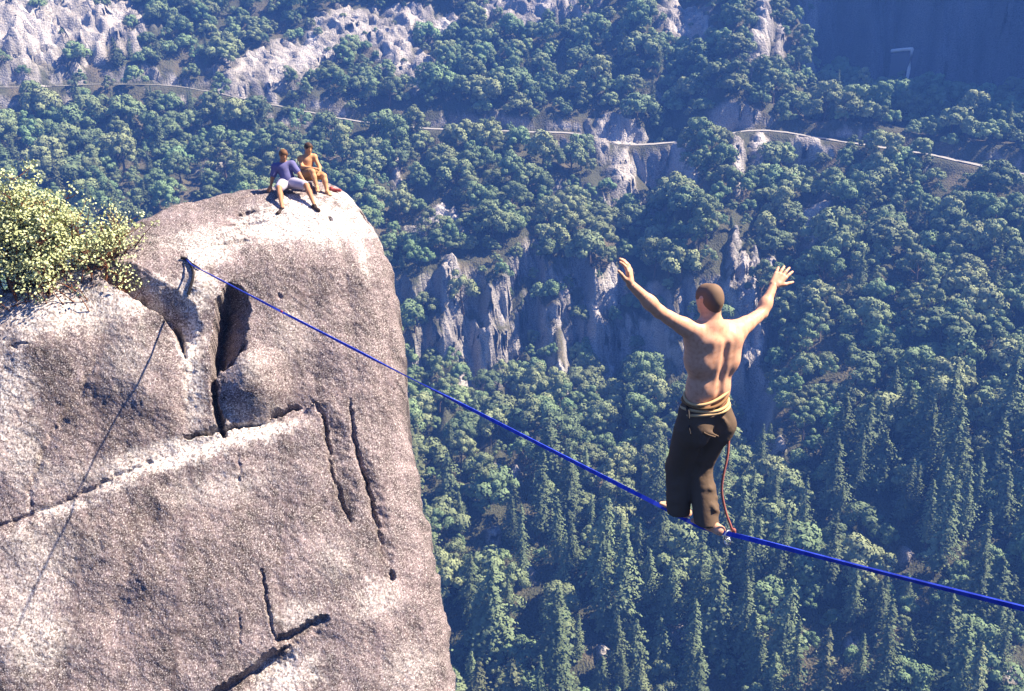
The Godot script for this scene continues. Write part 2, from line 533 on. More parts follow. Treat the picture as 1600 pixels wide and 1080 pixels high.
const OUTCROPS := [[-27.80,453.5,5.88,26.3,9],[-24.28,454.2,3.04,21.1,9],[-15.00,429.0,3.44,15.0,3],[-13.43,436.4,2.30,15.1,3],[-17.34,419.0,1.34,7.5,2],[-11.85,442.7,1.85,12.3,3],[-9.46,454.4,3.28,13.6,4],[-7.17,443.5,1.42,27.7,5],[-5.84,428.9,1.06,14.5,4],[-6.32,460.2,1.89,11.0,4],[-3.97,457.6,1.71,7.5,3],[-0.79,462.3,1.43,6.2,3],[1.98,461.6,4.02,15.1,7],[10.41,457.3,1.83,14.7,5],[11.44,447.0,0.92,15.2,4],[15.25,443.2,0.58,36.4,7],[14.84,425.3,0.41,15.0,4],[16.28,432.7,0.36,19.5,4],[6.57,394.7,2.43,11.5,3],[7.07,373.5,1.18,14.7,4],[5.80,383.4,0.69,7.7,2],[10.73,376.4,0.87,16.2,4],[11.46,355.6,0.63,13.6,4],[14.23,362.5,0.62,19.4,5],[15.72,372.6,0.74,14.4,4],[19.42,347.9,1.26,13.6,2],[18.56,383.3,0.89,4.0,1],[-5.11,336.9,2.29,7.9,3],[-7.63,368.0,0.45,11.3,4],[-3.36,362.4,0.91,6.2,2],[-4.34,311.3,0.67,10.7,4],[-3.28,299.7,1.89,7.0,4],[-1.53,300.5,0.47,9.4,4],[3.46,314.4,0.62,5.1,3],[5.42,309.0,1.14,9.0,4],[6.80,317.5,0.51,6.0,3],[4.60,296.3,0.73,5.4,2],[6.78,296.7,0.62,8.4,3],[14.57,311.1,0.39,15.1,6],[15.27,306.9,0.49,10.2,5],[15.93,299.9,0.39,26.9,6],[16.43,286.4,0.49,14.4,4],[17.01,320.0,0.47,6.6,3],[9.37,249.2,0.45,3.5,4],[-1.40,238.4,0.84,3.0,1],[0.23,237.1,0.42,3.0,2],[2.22,282.4,1.15,5.9,1],[3.10,286.3,0.74,7.3,2],[-27.69,420.8,1.45,3.0,1],[-27.26,397.3,0.46,6.7,1],[-18.61,371.1,1.37,5.5,2],[30.97,319.4,0.35,6.0,3],[34.59,213.8,0.34,3.0,3],[34.13,201.2,1.55,3.0,1],[14.64,197.0,0.47,3.0,1],[17.75,205.8,0.54,3.0,1],[13.04,193.9,0.95,3.0,1],[19.28,190.1,0.63,3.0,1],[-0.47,233.9,0.94,3.0,1],[-2.71,264.2,0.45,3.0,1],[18.58,248.4,0.58,3.0,1],[21.68,265.9,0.47,3.0,1],[23.49,272.8,0.61,3.0,1],[27.36,222.6,0.46,3.0,1],[25.05,197.1,0.58,3.0,1],[7.05,186.0,0.70,3.0,1],[1.47,205.4,0.49,3.0,1],[-1.44,216.6,0.77,3.0,1]]

# ------------------------------------------------------------------ trees
func leaf(b: Dictionary, p: Vector3, n: Vector3, shade: Vector3, s: float, c: Color) -> void:
	var u := n.cross(Vector3(rng.randf() - 0.5, rng.randf() - 0.5, rng.randf() - 0.5)).normalized()
	var v := n.cross(u).normalized()
	var a := p + u * s
	var d := p - u * s * 0.9
	var e := p + v * s * 0.75
	var f := p - v * s * 0.75
	tri(b, a, e, d, shade, shade, shade, c)
	tri(b, a, d, f, shade, shade, shade, c)

func broad_crown(seed_: int, radius: float, height: float, leafs: int) -> ArrayMesh:
	rng.seed = seed_
	var b := buf()
	var clumps := []
	var count := rng.randi_range(10, 21)
	var skew := Vector3(rng.randf_range(-0.2, 0.2), 0, rng.randf_range(-0.2, 0.2)) * radius
	for k in count:
		var a := k * 2.4 + rng.randf() * 1.4
		var t := (k + 0.5) / count
		var up := pow(1.0 - t, 0.8)
		var out := sqrt(maxf(1.0 - up * up, 0.0)) * rng.randf_range(0.45, 1.0)
		var r := radius * rng.randf_range(0.18, 0.44)
		clumps.append([Vector3(cos(a) * out * radius, height * (0.34 + 0.52 * up * rng.randf_range(0.82, 1.08)), sin(a) * out * radius) + skew * up, r])
	for q in clumps:
		var tone := rng.randf_range(0.75, 1.25)
		for i in leafs:
			var d := Vector3(rng.randfn(), rng.randfn(), rng.randfn()).normalized()
			if d.y < -0.55: d.y = -d.y
			var p: Vector3 = q[0] + d * q[1] * Vector3(1, 0.85, 1) * rng.randf_range(0.82, 1.06)
			var inside := false
			for o in clumps:
				if o != q and p.distance_to(o[0]) < o[1] * 0.72:
					inside = true
					break
			if inside: continue
			var n := (d + Vector3(rng.randfn(), rng.randfn(), rng.randfn()) * 0.35).normalized()
			var v := tone * rng.randf_range(0.8, 1.2)
			leaf(b, p, n, (d * 0.75 + n * 0.5).normalized(), radius * rng.randf_range(0.052, 0.088), Color(v, v, v))
	return commit(b)

func conifer_crown(seed_: int, radius: float, height: float) -> ArrayMesh:
	rng.seed = seed_
	var b := buf()
	var tiers := 36
	for k in tiers:
		var t := float(k) / tiers
		var y := height * (0.1 + 0.9 * t)
		var r := radius * pow(1.0 - t, 0.75) * (0.35 + 0.65 * smoothstep(0.0, 0.25, t)) + 0.15
		for j in int(6 + 8 * (1.0 - t)):
			var a := rng.randf() * TAU
			var len := r * rng.randf_range(0.5, 1.25) * (1.0 + 0.28 * sin(a + k * 0.35 + seed_))
			var out := Vector3(cos(a), 0, sin(a))
			var side := Vector3(-sin(a), 0, cos(a))
			var tone := rng.randf_range(0.75, 1.25)
			var c := Color(tone, tone, tone)
			var droop := rng.randf_range(0.15, 0.55)
			for s in 8:
				var q := (s + rng.randf()) / 8.0
				var p := Vector3(0, y, 0) + out * len * q + Vector3.DOWN * droop * len * q * q + side * rng.randf_range(-0.2, 0.2) * len * (1.1 - q)
				var n := (Vector3.UP * 0.8 + out * 0.45 + Vector3(rng.randfn(), rng.randfn(), rng.randfn()) * 0.35).normalized()
				leaf(b, p, n, (n + out * 0.7).normalized(), radius * rng.randf_range(0.06, 0.115) * (1.0 - 0.4 * t), c)
	for s in 6:
		leaf(b, Vector3(0, height * (0.95 + 0.012 * s), 0), Vector3(rng.randfn(), 0.2, rng.randfn()).normalized(), Vector3(rng.randfn(), 1.0, rng.randfn()).normalized(), 0.35 - 0.04 * s, Color.WHITE)
	return commit(b)

func trunk_mesh(height: float, r: float, limbs: int, seed_: int) -> ArrayMesh:
	rng.seed = seed_
	var b := buf()
	tube(b, [Vector3(0, -0.8, 0), Vector3(0.05 * r, height * 0.3, 0), Vector3(0.3 * r, height * 0.7, 0.2 * r), Vector3(0, height, 0)], [r * 1.2, r * 0.85, r * 0.5, r * 0.12], 6)
	for k in limbs:
		var a := TAU * k / limbs + rng.randf()
		var y := height * rng.randf_range(0.3, 0.7)
		var o := Vector3(cos(a), 0.75, sin(a)) * height * 0.38
		tube(b, [Vector3(0, y, 0), Vector3(0, y, 0) + o * 0.55, Vector3(0, y, 0) + o], [r * 0.45, r * 0.3, r * 0.1], 5)
	return commit(b)

func zone(px: Vector2) -> String:
	var cols := [[0.14, "far left"], [0.27, "left of the seated people"], [0.35, "behind the seated people"], [0.45, "beside the pinnacle's right edge"], [0.54, "midway between pinnacle and walker"], [0.63, "just left of the walker"], [0.74, "behind the walker"], [0.82, "just right of the walker"], [0.91, "well right of the walker"], [9.0, "by the right edge"]]
	var rows := [[0.06, "at the top edge"], [0.13, "high above the road"], [0.21, "just above the road"], [0.29, "just below the road"], [0.38, "above the raised hands"], [0.46, "level with the walker's head"], [0.55, "level with the walker's back"], [0.65, "level with the trousers"], [0.75, "level with the walker's feet"], [0.83, "below the blue line"], [0.91, "far below the line"], [9.0, "at the bottom edge"]]
	var out := ""
	for r in rows:
		if px.y < r[0]:
			out = r[1]
			break
	for c in cols:
		if px.x < c[0]:
			return out + ", " + c[1]
	return out

func build_trees() -> void:
	var broad := []
	var cone := []
	for k in 10: broad.append(broad_crown(100 + k, [5.0, 4.2, 5.6, 3.6, 5.0, 4.6, 5.8, 4.0, 5.2, 4.4][k], [9.0, 11.0, 8.0, 12.5, 10.0, 9.0, 8.5, 10.5, 7.5, 13.0][k], 170))
	for k in 6: cone.append(conifer_crown(200 + k, [5.0, 5.8, 4.4, 6.4, 5.4, 5.6][k], [25.0, 22.0, 27.0, 20.0, 24.0, 16.0][k]))
	var broad_trunk := trunk_mesh(7.0, 0.32, 5, 300)
	var cone_trunk := trunk_mesh(25.0, 0.42, 0, 301)
	var lush := noise(21, 0.012, 3)
	var cam: Camera3D = get_node("camera")
	var view := cam.transform.affine_inverse()
	var half := tan(deg_to_rad(cam.fov) * 0.5)
	var lots := [[], []]
	rng.seed = 77
	var step := 6.0
	var d := 140.0
	while d < 690.0:
		var span := 36.0
		var n := int(deg_to_rad(2.0 * span) * d / step)
		for k in n:
			var az := -span + 2.0 * span * (k + rng.randf()) / n
			var dd := d + rng.randf_range(-0.5, 0.5) * step
			var pick := rng.randf()
			var size := rng.randf()
			var turn := rng.randf() * TAU
			var tint := rng.randf()
			var bare := ground_at(az, dd, rocky)
			var out := ground_at(az, dd, outcrop)
			if bare > 1.2 or out > 0.3 and pick > 0.17 or bare > 0.7 and pick > 0.6: continue
			var below := dd - along_x(CLIFF_A, az)
			if az > -11.0 and az < 15.0 and below > -12.0 and below < 2.0 and pick > 0.55: continue
			var road_d := along_x(ROAD, az)
			var seen := az > 0.5 and az < 9.5 or az > 17.5 and az < 20.0 or az > 23.0
			if dd > road_d - (22.0 if seen and az < 22.0 else 15.0 if seen else 13.0) and dd < road_d + 7.5 and (dd > road_d - 6.5 or pick < (0.75 if seen else 0.4)): continue
			var a := deg_to_rad(az)
			var p := Vector3(dd * sin(a), ground_at(az, dd, ground), -dd * cos(a))
			var l := lush.get_noise_2d(p.x, p.z)
			if l < -0.35 and pick < 0.15: continue
			var q := view * p
			var px := Vector2(0.5 + q.x / -q.z / (2.0 * half * 1600.0 / 1080.0), 0.5 - q.y / -q.z / (2.0 * half))
			# conifers fill the foot of the slope, more so to the right, and a strip at the far left
			var low := smoothstep(250.0, 208.0, dd - maxf(az - 8.0, 0.0) * 1.7)
			var share := 0.03 + 0.5 * low
			if az < -14.0 and dd > 326.0 and dd < 435.0: share = 0.3
			var kind := 1 if rng.randf() < share else 0
			if kind == 1 and pick < 0.18 or kind == 0 and low > 0.6 and pick < 0.1: continue
			var s := lerpf(0.5, 1.25, size) if kind == 1 else lerpf(0.5, 1.5, size * size * 0.7 + size * 0.3)
			if out > 0.3: s *= 0.45
			elif bare > 0.6: s *= 0.6
			if kind == 1 and low < 0.3: s *= 0.62
			var basis := (Basis(Vector3(cos(turn * 7.0), 0, sin(turn * 7.0)), (tint - 0.5) * (0.14 if kind == 1 else 0.3)) * Basis(Vector3.UP, turn)).scaled(Vector3(s, s * lerpf(0.9, 1.15, tint), s))
			var hidden := px.x < 0.0 or px.x > 1.0 or px.y < -0.01 or px.y > 1.03 or (px.y > 0.28 and px.x < 0.375 + (px.y - 0.32) * 0.105)
			lots[kind].append({"at": Transform3D(basis, p), "big": 0.0 if hidden else s / dd, "kind": int(tint * 997.0) % (6 if kind == 1 else 10), "tint": tint, "px": px})
		d += step
	for kind in 2:
		var lot: Array = lots[kind]
		lot.sort_custom(func(x, y): return x.big > y.big)
		var crowns: Array = cone if kind else broad
		var rest := []
		for v in crowns.size(): rest.append([])
		for k in lot.size():
			var t: Dictionary = lot[k]
			if k < 300 and t.big > 0.0:
				var large: float = t.at.basis.y.length()
				var words := ["small", "middling", "tall"] if kind else ["small", "middling", "large"]
				var label: String = words[0 if large < (1.05 if kind else 0.85) else 1 if large < (1.35 if kind else 1.15) else 2]
				label += [" dark", "", " pale"][int(t.tint * 2.999)] + (" conifer " if kind else " rounded broadleaf tree ") + zone(t.px)
				var o := thing("conifer_tree" if kind else "broadleaf_tree", label, "conifer" if kind else "broadleaf tree", Vector3.ZERO, "conifers on the far slope" if kind else "broadleaf trees on the far slope")
				o.transform = t.at
				var stem := part("trunk", cone_trunk if kind else broad_trunk, M.bark, o)
				if kind: stem.scale = Vector3(1.0, [25.0, 22.0, 27.0, 20.0, 24.0, 16.0][t.kind] / 26.5, 1.0)
				part("crown", crowns[t.kind], (M.needle if kind else M.leaf)[int(t.tint * 4.999)], o)
			else:
				rest[t.kind].append(t)
		for v in crowns.size():
			if rest[v].is_empty(): continue
			var mm := MultiMesh.new()
			mm.transform_format = MultiMesh.TRANSFORM_3D
			mm.use_colors = true
			mm.mesh = crowns[v]
			mm.instance_count = rest[v].size()
			for k in rest[v].size():
				mm.set_instance_transform(k, rest[v][k].at)
				var g: float = lerpf(0.7, 1.35, fposmod(rest[v][k].tint * 7.31, 1.0))
				mm.set_instance_color(k, Color(g * lerpf(1.2, 0.88, rest[v][k].tint), g, g * 0.97))
			var o := MultiMeshInstance3D.new()
			o.name = "conifer_forest" if kind else "broadleaf_forest"
			o.multimesh = mm
			o.material_override = (M.needle if kind else M.leaf)[2]
			add_child(o, true)
			tag(o, ("mass of smaller, farther conifers" if kind else "mass of smaller, farther broadleaf trees") + " covering the valley side", "forest", "", "stuff")

# ------------------------------------------------------------------ the granite pinnacle
const FACE_N := Vector3(0.21115,0.64279,0.73637)
const FACE_A := Vector3(0.96126,0,-0.27564)
const FACE_B := Vector3(-0.17718,0.76604,-0.61789)
const OUTLINE := [Vector2(-12,0.11),Vector2(-6.02,0.11),Vector2(-3.88,-0.02),Vector2(-2.61,0.26),Vector2(-1.9,0.9),Vector2(-1.48,1.36),Vector2(-1.09,1.76),Vector2(-0.56,2.21),Vector2(0.46,2.56),Vector2(1.67,2.82),Vector2(2.52,3),Vector2(3.08,2.88),Vector2(3.5,2.3),Vector2(3.73,1.67),Vector2(3.83,1.07),Vector2(3.91,0.42),Vector2(3.99,-0.27),Vector2(4.03,-0.96),Vector2(4.03,-1.75),Vector2(3.99,-2.51),Vector2(3.93,-3.39),Vector2(3.97,-4.13),Vector2(4.02,-4.74),Vector2(4.09,-5.41),Vector2(4.16,-6.06),Vector2(4.2,-6.77),Vector2(4.23,-7.45),Vector2(4.23,-8.46),Vector2(4.25,-9.44),Vector2(4.85,-18),Vector2(-12,-18)]
const BUMPS := [[Vector2(1.06,-2.49),Vector2(0.74,0.87),0.381],[Vector2(1.6,-1.84),Vector2(0.71,0.73),0.064],[Vector2(2.24,1.36),Vector2(1.33,0.87),0.064],[Vector2(-0.96,-2.19),Vector2(1.1,1.37),0.178],[Vector2(-2.49,-1.42),Vector2(1.18,1.15),0.152],[Vector2(-0.22,-5.34),Vector2(1.73,1.27),0.076],[Vector2(2.35,-6.82),Vector2(0.8,0.54),0.064],[Vector2(1.72,-4.48),Vector2(0.69,1.01),0.051],[Vector2(0.14,-0.47),Vector2(0.29,0.32),0.064]]
const STAINS_AND_LIGHT := [[Vector2(0.79,-3.35),Vector2(0.9,0.21),0,1.6],[Vector2(-0.66,-3.74),Vector2(0.97,0.16),0,1.3],[Vector2(-2.16,-4.29),Vector2(0.62,0.11),0,1],[Vector2(2.34,1.01),Vector2(1.44,0.9),0,1.3],[Vector2(3.25,2.05),Vector2(0.56,0.44),0,1],[Vector2(-0.48,-0.41),Vector2(0.34,0.18),0,0.6],[Vector2(0.99,-2.27),Vector2(0.46,0.36),0,0.5],[Vector2(1.8,-1.6),Vector2(0.47,0.74),0,0.3],[Vector2(-2.9,-0.9),Vector2(0.43,0.59),0,0.5],[Vector2(-2.95,-3.08),Vector2(0.41,0.66),0,0.6],[Vector2(0.28,-4.3),Vector2(1.1,0.33),0,0.4],[Vector2(-2.83,-6.39),Vector2(0.69,0.7),0,0.6],[Vector2(-1.53,-4.05),Vector2(0.63,0.18),0,0.7],[Vector2(-0.33,-3.54),Vector2(1.21,0.2),0,1],[Vector2(2.16,-5.9),Vector2(0.34,0.44),0,0.3],[Vector2(3.33,-7.86),Vector2(0.58,0.43),0,0.5],[Vector2(0.46,0.58),Vector2(0.96,0.54),0,0.6],[Vector2(0.33,0.09),Vector2(0.47,0.21),0,1.2],[Vector2(0.07,-0.65),Vector2(0.46,0.5),0,0.9],[Vector2(-0.02,-2.17),Vector2(0.2,1.28),0,0.9],[Vector2(0,-3.49),Vector2(1.22,0.18),0,1],[Vector2(-1.72,-3.75),Vector2(1.27,0.28),0,0.35],[Vector2(0.93,-2.98),Vector2(0.68,0.23),0,0.4],[Vector2(3.34,0.24),Vector2(0.13,0.9),0,0.8],[Vector2(1.36,-3.32),Vector2(0.69,0.16),0,0.8],[Vector2(-2.47,-0.14),Vector2(0.99,0.29),0,1.3],[Vector2(-1.82,-0.85),Vector2(1.43,0.48),0,1],[Vector2(-3.03,-2.05),Vector2(0.42,0.68),0,0.8],[Vector2(0.02,-1.45),Vector2(0.28,0.72),0,1],[Vector2(-1.06,-0.8),Vector2(0.66,0.17),0,0.8],[Vector2(-1.1,-1.82),Vector2(0.54,0.93),0,0.35],[Vector2(-2.7,-5.17),Vector2(0.91,0.93),0,0.5],[Vector2(2.88,-6.68),Vector2(0.52,0.38),0,0.7],[Vector2(1.21,-7.71),Vector2(0.65,0.41),0,1],[Vector2(1.52,-6.69),Vector2(0.55,0.23),0,0.5],[Vector2(0.08,2.03),Vector2(1.41,0.47),1,1],[Vector2(-0.51,1.14),Vector2(0.6,0.3),1,0.6],[Vector2(2.19,-0.61),Vector2(0.61,0.77),1,0.5],[Vector2(-1.41,-1.31),Vector2(0.65,0.47),1,0.5],[Vector2(-1.91,-3.11),Vector2(0.84,0.56),1,0.5],[Vector2(-1.08,-5.64),Vector2(0.62,0.94),1,0.6],[Vector2(0.09,-5.38),Vector2(0.64,0.64),1,0.5],[Vector2(0.81,-5.93),Vector2(0.76,0.75),1,0.4],[Vector2(2.12,-0.04),Vector2(0.99,0.56),1,0.35],[Vector2(1.53,-1.33),Vector2(0.59,0.74),1,0.25],[Vector2(-1.04,-2.76),Vector2(0.87,1.02),1,0.4],[Vector2(-0.82,-4.7),Vector2(1.28,0.65),1,0.45],[Vector2(-1.98,-5.07),Vector2(0.61,1.45),1,0.45],[Vector2(2.52,-4.57),Vector2(0.26,0.8),2,0.55],[Vector2(2.95,-4.98),Vector2(0.17,0.91),2,0.6],[Vector2(2.29,-2.14),Vector2(0.72,1.33),3,0.3],[Vector2(3.42,-2.97),Vector2(0.5,2.61),3,0.4],[Vector2(3.75,-6.36),Vector2(0.6,1.97),3,0.5],[Vector2(2.92,-7.35),Vector2(0.93,0.85),3,0.4],[Vector2(3.22,1.8),Vector2(0.41,0.36),1,0.3],[Vector2(0.97,-0.91),Vector2(0.16,0.74),2,0.7],[Vector2(-0.44,-0.8),Vector2(0.39,0.34),2,0.6],[Vector2(-1.98,-2.18),Vector2(0.64,0.68),1,0.2],[Vector2(1.33,-2.3),Vector2(0.58,0.72),1,0.35],[Vector2(-0.93,-6.72),Vector2(0.82,0.81),1,0.3]]  # includes painted sunlight on the ledges and shade in the hollows
# each: points on the face, depth, width left of the line, width right of it, the two sides' curves, whether its ends taper
const NOTCHES := [
		[[Vector2(-4.48,-4.67),Vector2(-3.14,-4.37),Vector2(-2.42,-4.2),Vector2(-1.49,-3.87),Vector2(-0.87,-3.69)],0.064,0.038,0.038,1,1,0],
		[[Vector2(-4.88,-4.76),Vector2(-3.14,-4.39),Vector2(-2.42,-4.22),Vector2(-1.49,-3.89),Vector2(-0.88,-3.72),Vector2(-0.11,-3.5),Vector2(0.45,-3.38),Vector2(1.14,-3.27),Vector2(1.85,-3.05)],0.191,1.397,0.33,1.2,1.6,0],
		[[Vector2(-2.6,-1.64),Vector2(-1.94,-1.01),Vector2(-1.59,-0.31)],0.051,0.635,0.381,1.3,1.2,1],
		[[Vector2(-0.26,-3.33),Vector2(0.41,-3.25),Vector2(1.03,-3.23),Vector2(1.17,-3.19)],0.444,0.064,0.025,1,1,1],
		[[Vector2(1.26,-3.14),Vector2(1.5,-3.04),Vector2(1.86,-2.96)],0.279,0.064,0.038,1,1,1],
		[[Vector2(0.79,-0.52),Vector2(0.59,-0.86),Vector2(0.46,-1.37),Vector2(0.38,-1.85),Vector2(0.4,-2.21)],1.079,0.559,0.064,1,0.5,1],
		[[Vector2(0.46,-1.98),Vector2(0.32,-2.38),Vector2(0.32,-2.8),Vector2(0.38,-3.1),Vector2(0.41,-3.3)],0.432,0.076,0.051,0.6,0.6,0],
		[[Vector2(0.48,-2.25),Vector2(0.65,-1.95),Vector2(0.98,-1.66)],0.254,0.038,0.152,1,1,1],
		[[Vector2(-1.59,-0.1),Vector2(-0.89,-0.69),Vector2(-0.38,-1.14),Vector2(-0.25,-1.43),Vector2(-0.18,-1.77)],0.457,0.533,0.051,1.1,0.6,1],
		[[Vector2(-0.35,-1.17),Vector2(-0.22,-1.43),Vector2(-0.19,-1.74),Vector2(-0.12,-1.92)],0.254,0.089,0.064,1,1,1],
		[[Vector2(-3.22,-0.19),Vector2(-2.8,-0.03),Vector2(-2.63,-0.19)],0.318,0.127,0.127,1,1,1],
		[[Vector2(-1.61,-1.72),Vector2(-1.88,-2.23),Vector2(-2.12,-2.55),Vector2(-2.39,-2.91),Vector2(-2.65,-3.34),Vector2(-2.81,-3.76),Vector2(-2.89,-4.15),Vector2(-2.86,-4.29)],0.057,0.127,0.032,1,1,1],
		[[Vector2(-3.02,-1.42),Vector2(-2.7,-1.4)],0.064,0.025,0.038,1,1,1],
		[[Vector2(2.07,-2.88),Vector2(2.22,-3.23),Vector2(2.27,-3.72),Vector2(2.28,-4.25),Vector2(2.39,-4.73),Vector2(2.53,-5.25)],0.178,0.064,0.044,0.8,0.8,1],
		[[Vector2(2.21,-2.99),Vector2(2.31,-3.72),Vector2(2.41,-4.56),Vector2(2.55,-5.39)],0.114,0.356,0.051,1.1,1,1],
		[[Vector2(2.79,-2.95),Vector2(2.76,-3.41),Vector2(2.78,-3.77),Vector2(2.91,-4.5),Vector2(3,-5.1),Vector2(3.07,-6.03)],0.152,0.051,0.038,0.8,0.8,1],
		[[Vector2(2.75,-3.77),Vector2(2.91,-4.5),Vector2(3.04,-5.22),Vector2(3.14,-6.1)],0.102,0.229,0.064,1.1,1,1],
		[[Vector2(3.15,-6.16),Vector2(3.25,-6.34)],0.152,0.064,0.064,1,1,1],
		[[Vector2(0.92,-5.81),Vector2(0.94,-6.22),Vector2(1.01,-6.77),Vector2(1.02,-7.04)],0.102,0.036,0.036,1,1,1],
		[[Vector2(0.47,-6.47),Vector2(0.46,-7.05)],0.038,0.025,0.025,1,1,1],
		[[Vector2(0.67,-3.72),Vector2(0.64,-4.32)],0.038,0.038,0.038,1,1,1],
		[[Vector2(1,-7.04),Vector2(1.33,-7),Vector2(1.61,-6.87),Vector2(1.98,-6.77)],0.229,0.038,0.254,0.7,1.3,1],
		[[Vector2(1.01,-7.27),Vector2(0.58,-7.5),Vector2(0.09,-7.72),Vector2(-0.6,-8.05)],0.33,0.508,0.076,1.4,0.8,0],
		[[Vector2(0.96,1.33),Vector2(1.28,1.46)],0.114,0.064,0.064,1,1,1],
		[[Vector2(0.58,0.98),Vector2(1.58,1.06)],0.064,0.076,0.064,1,1,1],
		[[Vector2(1.1,2.06),Vector2(1.78,2.3)],0.076,0.076,0.076,1,1,1],
		[[Vector2(0.34,0.35),Vector2(1.3,0.51)],0.064,0.076,0.127,1,1,1],
		[[Vector2(3.53,1.75),Vector2(3.64,1.43),Vector2(3.69,1.24)],0.178,0.076,0.064,1,1,1],
		[[Vector2(2.77,1.15),Vector2(2.81,0.95)],0.127,0.064,0.064,1,1,1],
		[[Vector2(1.6,-0.77),Vector2(1.68,-0.9)],0.064,0.064,0.064,1,1,1],
		[[Vector2(-0.99,-0.56),Vector2(-0.81,-0.74),Vector2(-0.75,-0.89)],0.152,0.102,0.102,1,1,1],
		[[Vector2(-0.01,-1.93),Vector2(-0.14,-2.63),Vector2(-0.25,-3.22)],0.076,0.318,0.254,1.3,1.3,1],
		[[Vector2(2.95,-0.37),Vector2(2.99,-1.43),Vector2(2.96,-2.69)],0.051,0.381,0.381,1.5,1.5,1],
		[[Vector2(-0.71,-4.5),Vector2(-1.29,-5.61),Vector2(-1.64,-6.7)],0.064,0.444,0.444,1.5,1.5,1]]
const RX0 := -7.0
const RX1 := 6.6
const RB0 := -11.5
const RB1 := 5.2
const RSTEP := 0.022
var rock := PackedFloat32Array()
var rock_cols := 0
var rock_rows := 0

func soft(x: float, w: float) -> float:
	return w * log(1.0 + exp(clampf(x / w, -50.0, 50.0)))

func rock_base(x: float, b: float) -> float:
	return -0.55 * soft(b, 0.25) - 0.16 * soft(-b, 0.25) - 0.012 * (x - 1.0) * (x - 1.0) + 0.2

func seg(p: Vector2, a: Vector2, b: Vector2) -> Vector3:      # distance to a segment, place along it, side (positive to the left of travel)
	var ab := b - a
	var t := clampf((p - a).dot(ab) / ab.length_squared(), 0.0, 1.0)
	var q := p - a - ab * t
	return Vector3(q.length(), t, ab.cross(p - a))

